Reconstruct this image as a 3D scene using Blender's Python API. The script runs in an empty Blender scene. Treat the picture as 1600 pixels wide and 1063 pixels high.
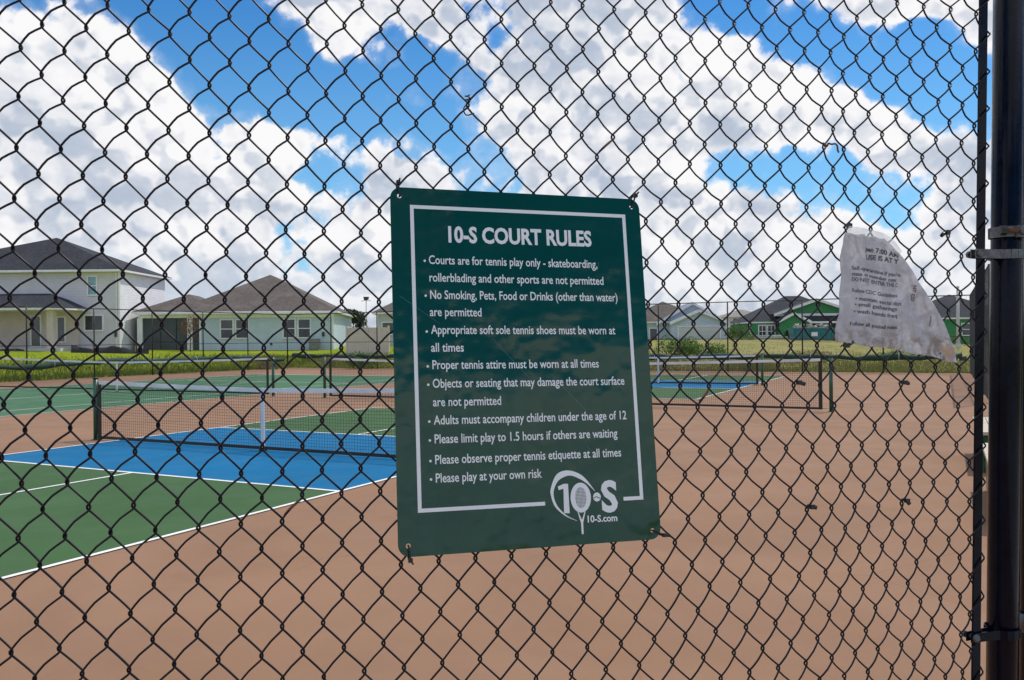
import bpy, math, random
from mathutils import Vector, Matrix, noise as mnoise
random.seed(7)
R = math.radians
scn = bpy.context.scene
COL = scn.collection

# ------------------------------------------------------------------ camera
CAM = Vector((8.472, -8.975, 1.5185))
YAW, PITCH, ROLL = -0.4709, -0.0009, -0.0100
def cam_axes():
    cy, sy = math.cos(YAW), math.sin(YAW)
    r = Vector((cy, -sy, 0)); f0 = Vector((sy, cy, 0)); u0 = Vector((0, 0, 1))
    f = f0*math.cos(PITCH) + u0*math.sin(PITCH); u = u0*math.cos(PITCH) - f0*math.sin(PITCH)
    return r*math.cos(ROLL) + u*math.sin(ROLL), u*math.cos(ROLL) - r*math.sin(ROLL), f, r, f0
cr, cu, cf, R0, F0 = cam_axes()
cd = bpy.data.cameras.new('camera'); cam = bpy.data.objects.new('camera', cd); COL.objects.link(cam)
cam.matrix_world = Matrix(((cr.x, cu.x, -cf.x, CAM.x), (cr.y, cu.y, -cf.y, CAM.y), (cr.z, cu.z, -cf.z, CAM.z), (0, 0, 0, 1)))
cd.sensor_width = 36; cd.lens = 1330/1600*36; cd.clip_start = .05; cd.clip_end = 5000
scn.camera = cam

# ------------------------------------------------------------------ light
SUN_EL, SUN_AZ = R(60), R(24)            # azimuth from +Y towards +X
sun_dir = Vector((math.sin(SUN_AZ)*math.cos(SUN_EL), math.cos(SUN_AZ)*math.cos(SUN_EL), math.sin(SUN_EL)))
sl = bpy.data.lights.new('sun', 'SUN'); sl.energy = 2.9; sl.angle = R(.6); sl.color = (1, .95, .88)
so = bpy.data.objects.new('sun', sl); COL.objects.link(so)
so.rotation_euler = sun_dir.to_track_quat('Z', 'Y').to_euler(); so.location = (20, 20, 40)

scn.view_settings.view_transform = 'Standard'; scn.view_settings.look = 'None'
scn.view_settings.gamma = 1; scn.view_settings.exposure = 0; scn.view_settings.use_curve_mapping = False

# ------------------------------------------------------------------ node helper
class NT:
    def __init__(s, tree): s.t = tree; s.n = tree.nodes; s.l = tree.links
    def add(s, typ, **kw):
        n = s.n.new(typ)
        for k, v in kw.items(): setattr(n, k, v)
        return n
    def put(s, sock, v):
        if isinstance(v, bpy.types.NodeSocket): s.l.new(v, sock)
        elif v is not None: sock.default_value = v
    def math(s, op, a, b=None, c=None, clamp=False):
        n = s.add('ShaderNodeMath', operation=op, use_clamp=clamp)
        s.put(n.inputs[0], a); s.put(n.inputs[1], b); s.put(n.inputs[2], c); return n.outputs[0]
    def vmath(s, op, a, b=None):
        n = s.add('ShaderNodeVectorMath', operation=op); s.put(n.inputs[0], a); s.put(n.inputs[1], b); return n
    def noise(s, vec, scale, detail=4, rough=.5, dist=0):
        n = s.add('ShaderNodeTexNoise'); s.put(n.inputs['Vector'], vec)
        n.inputs['Scale'].default_value = scale; n.inputs['Detail'].default_value = detail
        n.inputs['Roughness'].default_value = rough; n.inputs['Distortion'].default_value = dist; return n.outputs['Fac']
    def ramp(s, v, a, b, lo=0., hi=1., smooth=True):
        n = s.add('ShaderNodeMapRange', interpolation_type='SMOOTHSTEP' if smooth else 'LINEAR')
        s.put(n.inputs[0], v); s.put(n.inputs[1], a); s.put(n.inputs[2], b); s.put(n.inputs[3], lo); s.put(n.inputs[4], hi); return n.outputs[0]
    def mix(s, f, a, b, mode='MIX'):
        n = s.add('ShaderNodeMix', data_type='RGBA', blend_type=mode)
        s.put(n.inputs[0], f); s.put(n.inputs[6], a); s.put(n.inputs[7], b); return n.outputs[2]
def c4(c): return (c[0], c[1], c[2], 1)

# ------------------------------------------------------------------ sky
wd = bpy.data.worlds.new('World'); scn.world = wd; wd.use_nodes = True
w = NT(wd.node_tree); w.n.clear()
sky = w.add('ShaderNodeTexSky', sky_type='NISHITA'); sky.sun_disc = False
sky.sun_elevation = SUN_EL; sky.sun_rotation = SUN_AZ; sky.altitude = 0; sky.air_density = 1.0; sky.dust_density = .3; sky.ozone_density = 3.0
hs = w.add('ShaderNodeHueSaturation'); w.l.new(sky.outputs[0], hs.inputs['Color']); hs.inputs['Saturation'].default_value = 1.30; hs.inputs['Value'].default_value = 1.05
tc = w.add('ShaderNodeTexCoord'); D = tc.outputs['Generated']
sep = w.add('ShaderNodeSeparateXYZ'); w.l.new(D, sep.inputs[0])
# azimuth from the direction the courts lie in, and elevation, in degrees
az = w.math('SUBTRACT', w.math('ARCTAN2', sep.outputs[0], sep.outputs[1]), YAW)
az = w.math('MULTIPLY', w.math('SINE', w.math('MULTIPLY', az, .5)), 2*57.3)   # continuous behind the viewer
el = w.math('MULTIPLY', w.math('ARCSINE', sep.outputs[2]), 57.3)
# cloud-layer coordinates: features shrink towards the horizon
den = w.math('ADD', w.math('MAXIMUM', sep.outputs[2], 0.0), .16)
lay = w.add('ShaderNodeCombineXYZ')
w.put(lay.inputs[0], w.math('DIVIDE', sep.outputs[0], den)); w.put(lay.inputs[1], w.math('DIVIDE', sep.outputs[1], den))
LAY = lay.outputs[0]
LAYUP = w.vmath('ADD', LAY, (sun_dir.x*.16, sun_dir.y*.16, 0.)).outputs[0]
aef = w.add('ShaderNodeCombineXYZ'); w.put(aef.inputs[0], az); w.put(aef.inputs[1], el); AE = aef.outputs[0]
# warp so the cloud banks' edges billow
def billow(vecD):
    a = w.noise(vecD, 5.5, 9, .58, .15)
    return a
N1 = w.noise(D, 5.0, 7, .60, 0)
N1b = w.noise(w.vmath('ADD', D, (sun_dir.x*.035, sun_dir.y*.035, .045)).outputs[0], 5.0, 5, .60, 0)
N2 = w.noise(LAY, 1.1, 5, .58, 0)
def blob(cx, cy, rx, ry, ang, amp):
    # soft ellipse centred at azimuth cx, elevation cy (degrees)
    m = w.add('ShaderNodeMapping', vector_type='TEXTURE'); w.put(m.inputs[0], AE)
    m.inputs['Location'].default_value = (cx, cy, 0); m.inputs['Rotation'].default_value = (0, 0, R(ang)); m.inputs['Scale'].default_value = (rx, ry, 1)
    ln = w.vmath('LENGTH', m.outputs[0]).outputs['Value']
    return w.ramp(ln, 0., 1.6, amp, 0.)
def px(x, y): return math.degrees(math.atan((x-800)/1330)), math.degrees(math.atan((530-y)*math.cos(math.atan((x-800)/1330))/1330))
def pblob(x, y, rx, ry, ang, amp):
    a, e = px(x, y); return blob(a, e, rx/26.5, ry/25.5, -ang, amp)
holes = [pblob(340, 60, 230, 88, 35, .62), pblob(500, 120, 180, 72, 18, .55), pblob(655, 135, 105, 85, 10, .48), pblob(700, 215, 52, 42, 30, .36), pblob(600, 30, 60, 45, 30, .2),
         pblob(230, 10, 120, 60, 20, .35), pblob(1330, 80, 250, 72, 28, .55), pblob(1480, 150, 100, 75, 20, .34), pblob(1130, 10, 70, 30, 20, .3),
         pblob(1180, 262, 140, 42, -2, .42), pblob(1330, 290, 130, 62, 18, .40), pblob(1385, 345, 60, 45, 20, .22),
         pblob(220, 382, 80, 15, -5, .32), pblob(30, 382, 50, 16, 0, .2), pblob(520, 285, 80, 22, 10, .2), pblob(1650, 260, 90, 120, 0, .3),
         blob(-75, 28, 22, 14, 20, .45), blob(70, 40, 24, 16, 0, .45), blob(-150+40, 55, 25, 12, 30, .4), blob(25, 62, 22, 12, 10, .45), blob(-30, 50, 20, 12, 0, .4),
         blob(112, 25, 34, 13, 0, .75), blob(-100, 45, 15, 15, 0, .3)]  # first gap here lies behind the viewer, added to vary the sign's reflection
puffs = [pblob(1145, 415, 70, 45, 0, .4), pblob(525, 20, 34, 22, 10, .34), pblob(680, 40, 70, 34, 30, .36), pblob(960, 40, 120, 60, 20, .2), pblob(1450, 12, 120, 20, 5, .35), pblob(370, 205, 25, 18, 0, .22), pblob(650, 150, 40, 22, 0, .18),
         pblob(930, 120, 190, 120, 20, .30), pblob(60, 200, 130, 160, 30, .35), pblob(1330, 200, 150, 50, 25, .3), pblob(480, 210, 90, 30, 5, .18), pblob(1120, 330, 160, 45, 0, .25), pblob(1470, 320, 60, 70, 0, .22), blob(104, 9, 12, 7, 15, .5), blob(116, 27, 5, 4, 0, .4)]  # last two: unseen clouds behind the viewer, added for the sign's reflection
def total(l):
    s = l[0]
    for x in l[1:]: s = w.math('ADD', s, x)
    return s
H = total(holes); Pf = total(puffs)
N3 = w.noise(D, 17, 6, .62, 0)
base = w.math('ADD', w.math('SUBTRACT', w.math('ADD', w.math('MULTIPLY', w.math('SUBTRACT', N1, .5), 1.7), .25), H), Pf)
base = w.math('ADD', base, w.math('MULTIPLY', w.math('SUBTRACT', N3, .5), .80))
base = w.math('ADD', base, w.math('MULTIPLY', w.math('SUBTRACT', N2, .5), .35))
def lump(vec):
    wv = w.add('ShaderNodeTexNoise'); w.put(wv.inputs['Vector'], vec); wv.inputs['Scale'].default_value = 9; wv.inputs['Detail'].default_value = 3
    v2 = w.vmath('ADD', vec, w.vmath('SCALE', wv.outputs['Color']).outputs[0]); v2.inputs[1].default_value = (0, 0, 0)
    sc = v2.inputs[1].links[0].from_node; sc.inputs['Scale'].default_value = .05
    vo = w.add('ShaderNodeTexVoronoi', feature='F1'); w.put(vo.inputs['Vector'], v2.outputs[0])
    vo.inputs['Scale'].default_value = 13; vo.inputs['Detail'].default_value = 2; vo.inputs['Roughness'].default_value = .55; vo.inputs['Lacunarity'].default_value = 2.3
    return vo.outputs['Distance']
L0 = lump(D); L1 = lump(w.vmath('ADD', D, (sun_dir.x*.012, sun_dir.y*.012, .018)).outputs[0])
base = w.math('ADD', base, w.math('MULTIPLY', w.math('SUBTRACT', .94, L0), .42))
base = w.math('ADD', base, w.ramp(el, 0, 7, .22, 0))
MASK = w.ramp(base, -.07, .12)
thin = w.ramp(w.math('ADD', base, w.math('MULTIPLY', w.math('SUBTRACT', N2, .5), .8)), -.22, .2, 0, .32)
MASK = w.math('MAXIMUM', MASK, thin)
# shading inside the clouds: sunlit puffs and flat grey-blue bases
rel = w.ramp(w.math('SUBTRACT', N1, N1b), -.10, .10)
st_ = w.add('ShaderNodeCombineXYZ'); w.put(st_.inputs[0], w.math('MULTIPLY', az, .045)); w.put(st_.inputs[1], w.math('MULTIPLY', el, .15)); w.put(st_.inputs[2], w.math('MULTIPLY', N1, .6))
big = w.ramp(w.noise(st_.outputs[0], 1.35, 5, .52, 0), .38, .62)
rel3 = w.ramp(w.math('SUBTRACT', L1, L0), -.16, .16)
shade = w.math('ADD', w.math('ADD', w.math('MULTIPLY', rel, .26), w.math('MULTIPLY', rel3, .34)), w.math('ADD', w.math('MULTIPLY', big, .34), w.math('MULTIPLY', w.ramp(N3, .35, .65), .12)))
edge_ = w.ramp(base, .02, .30, .28, 0)
shade = w.math('ADD', shade, edge_)
ccol = w.mix(w.ramp(shade, .12, .88), c4((4.7, 5.4, 6.6)), c4((9.7, 9.6, 9.7)))
lowv = w.ramp(el, 0, 8, .45, 0)
ccol = w.mix(lowv, ccol, c4((6.9, 7.6, 8.4)))
skyc = w.mix(w.ramp(el, 0, 24, .60, .0), hs.outputs[0], c4((5.0, 6.4, 8.0)))
skyc = w.mix(1.0, skyc, c4((.68, 1.07, 1.22)), 'MULTIPLY')
fin = w.mix(MASK, skyc, ccol)
bg = w.add('ShaderNodeBackground'); w.l.new(fin, bg.inputs[0]); bg.inputs[1].default_value = .1
ow = w.add('ShaderNodeOutputWorld'); w.l.new(bg.outputs[0], ow.inputs[0])
wd.cycles.sampling_method = 'MANUAL'; wd.cycles.sample_map_resolution = 1024

# ------------------------------------------------------------------ materials
MATS = {}
def mat(name, col, rough=.6, var=.12, scale=8., bump=0., bscale=60., metal=0., coat=0., spec=.5, col2=None, v2scale=None, trans=0., space='Object', rvar=0.):
    if name in MATS: return MATS[name]
    m = bpy.data.materials.new(name); m.use_nodes = True; t = NT(m.node_tree)
    b = t.n['Principled BSDF']; tcn = t.add('ShaderNodeTexCoord'); V = tcn.outputs[space]
    n = t.noise(V, scale, 6, .6)
    dark = tuple(c*(1-var) for c in col); lite = tuple(min(1, c*(1+var)) for c in col)
    c = t.mix(t.ramp(n, .3, .7), c4(dark), c4(lite))
    if col2: c = t.mix(t.ramp(t.noise(V, v2scale or scale*.3, 5, .6, .4), .42, .68), c, c4(col2))
    t.l.new(c, b.inputs['Base Color'])
    if rvar: t.l.new(t.ramp(t.noise(V, scale*2.3, 6, .6), .3, .7, max(0, rough-rvar), min(1, rough+rvar)), b.inputs['Roughness'])
    else: b.inputs['Roughness'].default_value = rough
    b.inputs['Metallic'].default_value = metal; b.inputs['Coat Weight'].default_value = coat; b.inputs['Coat Roughness'].default_value = .08
    b.inputs['Specular IOR Level'].default_value = spec; b.inputs['Transmission Weight'].default_value = trans
    if bump:
        bn = t.add('ShaderNodeBump'); bn.inputs['Strength'].default_value = bump; bn.inputs['Distance'].default_value = .01
        t.l.new(t.noise(V, bscale, 5, .6), bn.inputs['Height']); t.l.new(bn.outputs[0], b.inputs['Normal'])
    MATS[name] = m; return m

# ------------------------------------------------------------------ mesh helpers
class MB:
    def __init__(s): s.v = []; s.f = []; s.sm = []
    def quad(s, a, b, c, d):
        n = len(s.v); s.v += [tuple(a), tuple(b), tuple(c), tuple(d)]; s.f.append((n, n+1, n+2, n+3)); s.sm.append(False); return s
    def poly(s, pts):
        n = len(s.v); s.v += [tuple(p) for p in pts]; s.f.append(tuple(range(n, n+len(pts)))); s.sm.append(False); return s
    def box(s, x0, x1, y0, y1, z0, z1):
        n = len(s.v)
        s.v += [(x0, y0, z0), (x1, y0, z0), (x1, y1, z0), (x0, y1, z0), (x0, y0, z1), (x1, y0, z1), (x1, y1, z1), (x0, y1, z1)]
        for f in ((0, 3, 2, 1), (4, 5, 6, 7), (0, 1, 5, 4), (1, 2, 6, 5), (2, 3, 7, 6), (3, 0, 4, 7)): s.f.append(tuple(n+i for i in f)); s.sm.append(False)
        return s
    def hexa(s, lo, hi):           # two rings of equal length, bottom and top
        n = len(s.v); k = len(lo); s.v += [tuple(p) for p in lo] + [tuple(p) for p in hi]
        s.f.append(tuple(n+i for i in reversed(range(k)))); s.f.append(tuple(n+k+i for i in range(k))); s.sm += [False, False]
        for i in range(k): j = (i+1) % k; s.f.append((n+i, n+j, n+k+j, n+k+i)); s.sm.append(False)
        return s
    def tube(s, pts, r, sides=8, closed=False, smooth=True, caps=True):
        pts = [Vector(p) for p in pts]; k = len(pts); n = len(s.v)
        if not hasattr(r, '__len__'): r = [r]*k
        up = None
        for i, p in enumerate(pts):
            if closed: t = pts[(i+1) % k] - pts[i-1]
            else: t = pts[min(i+1, k-1)] - pts[max(i-1, 0)]
            t = t.normalized() if t.length > 1e-9 else Vector((0, 0, 1))
            if up is None:
                up = t.orthogonal().normalized()
            up = (up - t*up.dot(t)); up = up.normalized() if up.length > 1e-6 else t.orthogonal().normalized()
            sd = t.cross(up)
            for a in range(sides):
                an = 2*math.pi*a/sides; s.v.append(tuple(p + (up*math.cos(an) + sd*math.sin(an))*r[i]))
        for i in range(k if closed else k-1):
            i2 = (i+1) % k
            for a in range(sides):
                b = (a+1) % sides; s.f.append((n+i*sides+a, n+i*sides+b, n+i2*sides+b, n+i2*sides+a)); s.sm.append(smooth)
        if not closed and caps:
            s.f.append(tuple(n+a for a in reversed(range(sides)))); s.f.append(tuple(n+(k-1)*sides+a for a in range(sides))); s.sm += [False, False]
        return s
    def build(s, name, m, parent=None, loc=None, rotz=None):
        me = bpy.data.meshes.new(name); me.from_pydata(s.v, [], s.f); me.update()
        if any(s.sm): me.polygons.foreach_set('use_smooth', s.sm)
        if m: me.materials.append(m)
        o = bpy.data.objects.new(name, me); COL.objects.link(o)
        if parent: o.parent = parent
        if loc: o.location = loc
        if rotz is not None: o.rotation_euler = (0, 0, rotz)
        return o
def tag(o, label=None, cat=None, group=None, kind=None):
    if label: o['label'] = label
    if cat: o['category'] = cat
    if group: o['group'] = group
    if kind: o['kind'] = kind
    return o
def empty(name, loc, label, cat, rotz=0, group=None):
    o = bpy.data.objects.new(name, None); COL.objects.link(o); o.location = loc; o.rotation_euler = (0, 0, rotz); o.empty_display_size = .2
    return tag(o, label, cat, group)
def cat_rom(P, n):
    out = []
    for i in range(len(P)-1):
        p0 = P[max(i-1, 0)]; p1 = P[i]; p2 = P[i+1]; p3 = P[min(i+2, len(P)-1)]
        for k in range(n):
            t = k/n
            out.append(tuple(.5*((2*b) + (-a+c)*t + (2*a-5*b+4*c-d)*t*t + (-a+3*b-3*c+d)*t**3) for a, b, c, d in zip(p0, p1, p2, p3)))
    out.append(tuple(P[-1])); return out
def sst(x): x = min(1, max(0, x)); return x*x*(3-2*x)
BASEROT = math.atan2(R0.y, R0.x)
def G(X, Dp):                       # metres to the right of and beyond the viewpoint -> world x, y
    p = CAM + R0*X + F0*Dp; return p.x, p.y

# ------------------------------------------------------------------ terrain
SX0, SX1, SY0, SY1 = -25.3, 9.75, -16., 28.85       # court slab
def terr(x, y):
    dx = max(SX0-x, x-SX1, 0); dy = max(SY0-y, y-SY1, 0); d = math.hypot(dx, dy)
    Hh = .62 + .62*sst((6-x)/14.)
    if y < 0: Hh *= sst((SX0+1-x)/6.) if x < 0 else 0
    far = sst((d-60)/80)
    return -.03 + Hh*(.42*sst(d/5.5) + .58*sst((d-3)/34.)) + mnoise.noise(Vector((x*.15, y*.15, 0)))*.05*sst((d-1)/5) + far*0

def grass_mat(name, a, b, c):
    m = bpy.data.materials.new(name); m.use_nodes = True; t = NT(m.node_tree); bs = t.n['Principled BSDF']
    V = t.add('ShaderNodeTexCoord').outputs['Object']
    g = t.mix(t.ramp(t.noise(V, .35, 6, .6, .3), .35, .65), c4(a), c4(b))
    g = t.mix(t.ramp(t.noise(V, 2.2, 6, .65), .50, .72), g, c4(c))
    g = t.mix(t.ramp(t.noise(V, 30, 4, .7), .25, .75, .35, 0), g, c4(tuple(q*.4 for q in a)))
    # greener and brighter mown lawns to the left, drier field to the right
    sp = t.add('ShaderNodeSeparateXYZ'); t.l.new(V, sp.inputs[0])
    g2 = t.mix(t.ramp(t.noise(V, .6, 6, .6), .35, .65), c4((.19, .19, .055)), c4((.30, .27, .11)))
    g = t.mix(t.ramp(t.math('ADD', sp.outputs[0], t.math('MULTIPLY', t.noise(V, .12, 4), 8)), -18, -5), g, g2)
    t.l.new(g, bs.inputs['Base Color']); bs.inputs['Roughness'].default_value = .95; bs.inputs['Specular IOR Level'].default_value = .1
    bn = t.add('ShaderNodeBump'); bn.inputs['Strength'].default_value = .6; bn.inputs['Distance'].default_value = .05
    t.l.new(t.noise(V, 9, 6, .7), bn.inputs['Height']); t.l.new(bn.outputs[0], bs.inputs['Normal']); return m
M_lawn = grass_mat('grass_ground', (.22, .29, .010), (.30, .35, .02), (.15, .19, .03))
tb = MB()
def axis(lo, hi, fine_lo, fine_hi, st):
    a = []; x = fine_lo
    while x < fine_hi: a.append(x); x += st
    a.append(fine_hi); s = st; x = fine_hi
    while x < hi: s *= 1.35; x += s; a.append(x)
    s = st; x = fine_lo
    while x > lo: s *= 1.35; x -= s; a.insert(0, x)
    return a
XS = axis(-2500, 2500, -75, 75, 2.5); YS = axis(-2500, 2500, -30, 110, 2.5)
nx = len(XS)
def th(x, y):
    inside = SX0-.01 < x < SX1+.01 and SY0-.01 < y < SY1+.01
    return -.12 if inside else terr(x, y)
XS = sorted(set([x for x in XS if not (abs(x-SX0) < 1.2 or abs(x-SX1) < 1.2)] + [SX0+.02, SX0-.02, SX1-.02, SX1+.02, SX0-1.3, SX1+1.3]))
YS = sorted(set([y for y in YS if not (abs(y-SY0) < 1.2 or abs(y-SY1) < 1.2)] + [SY0+.02, SY0-.02, SY1-.02, SY1+.02, SY0-1.3, SY1+1.3])); nx = len(XS)
for y in YS:
    for x in XS: tb.v.append((x, y, th(x, y)))
for j in range(len(YS)-1):
    for i in range(nx-1): a = j*nx+i; tb.f.append((a, a+1, a+nx+1, a+nx)); tb.sm.append(True)
tag(tb.build('ground', M_lawn), kind='structure')

# ------------------------------------------------------------------ court surfaces
def court_mat(name, col, var=.08, stain=.42):
    m = bpy.data.materials.new(name); m.use_nodes = True; t = NT(m.node_tree); bs = t.n['Principled BSDF']
    V = t.add('ShaderNodeTexCoord').outputs['Object']
    c = t.mix(t.ramp(t.noise(V, .5, 6, .6, .6), .35, .7), c4(tuple(q*(1-var) for q in col)), c4(tuple(q*(1+var) for q in col)))
    st = t.add('ShaderNodeMapping'); t.l.new(V, st.inputs[0]); st.inputs['Scale'].default_value = (.35, 2.2, 1); st.inputs['Rotation'].default_value = (0, 0, R(38))
    c = t.mix(t.ramp(t.noise(st.outputs[0], 2.0, 7, .65, .4), .55, .8, 0, stain), c, c4(tuple(q*.80 for q in col)))
    c = t.mix(t.ramp(t.noise(V, 3.3, 6, .7, 1.), .66, .76, 0, stain*.6), c, c4(tuple(min(1, q*1.35+.02) for q in col)))
    c = t.mix(t.ramp(t.noise(V, 420, 3, .7), .35, .7, .22, 0), c, c4(tuple(q*.55 for q in col)))
    c = t.mix(t.ramp(t.noise(V, 7.5, 8, .75, 1.6), .60, .74, 0, .22), c, c4(tuple(q*.72 for q in col)))
    wv = t.add('ShaderNodeTexVoronoi', feature='DISTANCE_TO_EDGE'); t.l.new(t.vmath('ADD', V, t.vmath('SCALE', V).outputs[0]).outputs[0], wv.inputs['Vector']); wv.inputs['Scale'].default_value = .16
    c = t.mix(t.math('MULTIPLY', t.ramp(wv.outputs['Distance'], 0, .004, .35, 0), t.ramp(t.noise(V, .3, 3), .5, .6)), c, c4(tuple(q*.5 for q in col)))
    c = t.mix(t.ramp(t.noise(V, 46, 2, .5), .76, .80, 0, .35), c, c4(tuple(q*.6 for q in col)))
    t.l.new(c, bs.inputs['Base Color']); t.l.new(t.ramp(t.noise(V, 1.7, 5), .3, .7, .62, .8), bs.inputs['Roughness']); bs.inputs['Specular IOR Level'].default_value = .12
    bn = t.add('ShaderNodeBump'); bn.inputs['Strength'].default_value = .25; bn.inputs['Distance'].default_value = .002
    t.l.new(t.noise(V, 500, 3, .6), bn.inputs['Height']); t.l.new(bn.outputs[0], bs.inputs['Normal']); return m
M_tan = court_mat('tan_acrylic', (.285, .165, .102)); M_green = court_mat('green_acrylic', (.052, .120, .044), stain=.2)
M_green2 = court_mat('pale_green_acrylic', (.060, .155, .080), stain=.2)
M_blue = court_mat('blue_acrylic', (.0, .140, .32), stain=.15); M_line = court_mat('line_paint', (.80, .81, .80), stain=.1)
tag(MB().box(SX0, SX1, SY0, SY1, -.25, 0).build('court_slab', M_tan), kind='structure')
tag(MB().box(SX1+.0, SX1+8, SY0, SY1, -.3, -.02).build('pavement', mat('concrete', (.42, .41, .38), .85, bump=.3)), kind='structure')
LW = .05
def sheet(x0, x1, y0, y1, z): return MB().quad((x0, y0, z), (x1, y0, z), (x1, y1, z), (x0, y1, z))
def lines(name, rects, z=.008):
    b = MB()
    for r in rects: b.quad((r[0], r[2], z), (r[1], r[2], z), (r[1], r[3], z), (r[0], r[3], z))
    return tag(b.build(name, M_line), kind='structure')
def pickle(yc):
    s, k, L = 3.048, 2.134, 6.705
    for y0, y1 in ((yc-L, yc-k), (yc+k, yc+L)): tag(sheet(-s, s, y0, y1, .004).build('green_court_paint', M_green), kind='structure')
    tag(sheet(-s, s, yc-k, yc+k, .004).build('blue_court_paint', M_blue), kind='structure')
    h = LW
    lines('court_lines', [(-s, -s+h, yc-L, yc+L), (s-h, s, yc-L, yc+L), (-s+h, s-h, yc-L, yc-L+h), (-s+h, s-h, yc+L-h, yc+L),
        (-s+h, s-h, yc-k-h/2, yc-k+h/2), (-s+h, s-h, yc+k-h/2, yc+k+h/2), (-h/2, h/2, yc-L+h, yc-k-h/2), (-h/2, h/2, yc+k+h/2, yc+L-h)])
YC, YD = 9.14, 18.31
pickle(0); pickle(YD)
XB = -9.148; X2 = XB-10.97; y0, y1 = YC-11.885, YC+11.885
tag(sheet(X2, XB, y0, y1, .004).build('green_court_paint', M_green2), kind='structure')
h = .05; a1, a2 = X2+1.372, XB-1.372; sv = 6.40
lines('court_lines', [(XB-h, XB, y0, y1), (X2, X2+h, y0, y1), (X2+h, XB-h, y0, y0+.1), (X2+h, XB-h, y1-.1, y1), (a1, a1+h, y0+.1, y1-.1), (a2-h, a2, y0+.1, y1-.1),
    (a1+h, a2-h, YC-sv, YC-sv+h), (a1+h, a2-h, YC+sv-h, YC+sv), (XB-5.485-h/2, XB-5.485+h/2, YC-sv+h, YC+sv-h)])
# ------------------------------------------------------------------ nets
M_post = mat('green_post_paint', (.012, .085, .045), .35, .15, 6, coat=.3)
M_black = mat('black_vinyl', (.012, .012, .014), .42, .2, 30, rvar=.08)
M_cord = mat('net_cord', (.012, .012, .014), .8, .2, 40)
M_tape = mat('white_net_tape', (.74, .75, .78), .75, .08, 3, col2=(.60, .60, .62), v2scale=1.2)
def make_net(xc, yc, half, postx, h_end, h_mid, strap, name, label, cat, bottom_gap=.02, blackband=.045, side_tape=True, bottomsag=0., post_green=True):
    root = empty(name, (xc, yc, 0), label, cat)
    def top(x):
        t = abs(x)/half; return h_mid + (h_end-h_mid)*(t**1.3)
    def bot(x): return bottom_gap + bottomsag*math.sin(x*1.7+1)*.5
    sp = .045
    nn = int(2*half/sp); cords = MB()
    def bar(a, b, r):
        a = Vector(a); b = Vector(b); cords.tube([a, b], r, 3, smooth=False, caps=False)
    for i in range(nn+1):
        x = -half + i*2*half/nn; bar((x, 0, bot(x)), (x, 0, top(x)-.02), .0019)
    rows = int(h_end/sp)
    for j in range(1, rows):
        pts = []
        for i in range(25):
            x = -half + i*2*half/24; b = bot(x); t = top(x)-.04; pts.append((x, 0, b + (t-b)*j/rows))
        cords.tube(pts, .0019, 3, smooth=False, caps=False)
    o = cords.build('netting', M_cord, root); o['kind'] = 'stuff'
    tp = MB(); bb = MB(); N = 32
    for k in range(N):
        xa = -half + 2*half*k/N; xb = -half + 2*half*(k+1)/N
        for mb, za, zb, t in ((tp, top(xa), top(xb), .055), (bb, bot(xa)+blackband, bot(xb)+blackband, blackband)):
            y = .011 if mb is tp else .006
            mb.hexa([(xa, -y, za-t), (xb, -y, zb-t), (xb, y, zb-t), (xa, y, za-t)], [(xa, -y*.6, za), (xb, -y*.6, zb), (xb, y*.6, zb), (xa, y*.6, za)])
    tp.build('headband', M_tape, root); bb.build('bottom_band', M_black, root)
    if side_tape:
        for s in (-1, 1): MB().box(s*half-.035, s*half+.035, -.009, .009, bottom_gap, h_end-.03).build('side_band', M_black, root)
    if strap:
        MB().box(-.028, .028, -.016, .016, .0, h_mid+.004).build('center_strap', M_tape, root)
        MB().box(-.05, .05, -.03, .03, .0, .02).build('strap_anchor', M_black, root)
    for s in (-1, 1):
        p = MB(); q = .038
        p.tube([(s*postx, 0, 0), (s*postx, 0, h_end+.03)], q, 14)
        p.tube([(s*postx, 0, 0), (s*postx, 0, .012)], q*1.8, 14)
        po = p.build('net_post', M_post, root)
        MB().tube([(s*postx, 0, h_end+.03), (s*postx, 0, h_end+.05)], q*1.12, 14).build('post_cap', M_black, po)
        MB().tube([(s*half, 0, h_end-.02), (s*postx, 0, h_end-.02)], .005, 6).build('net_cable', M_black, root)
        MB().tube([(s*half, 0, .06), (s*postx, 0, .06)], .004, 6).build('lacing', M_black, root)
        if s == 1: MB().box(s*postx+.03, s*postx+.07, -.02, .02, h_end-.25, h_end-.15).build('winch', M_black, po)
    return root
make_net(0, 0, 3.385, 3.47, .93, .87, True, 'pickleball_net', 'nearest low court net across the blue band, left of the green sign', 'net')
make_net(0, YD, 3.2, 3.36, .95, .885, True, 'pickleball_net', 'farther low net over the second blue band, right of the green sign', 'net')
make_net(0, YC, 6.22, 6.42, 1.07, .93, False, 'tennis_net', 'wide net on bare tan paint between the two blue banded courts', 'net', bottom_gap=.04)
make_net(XB-5.485, YC, 6.2, 6.4, 1.07, .94, True, 'tennis_net', 'tennis net across the large green court at far left', 'net', bottom_gap=.05)

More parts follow.
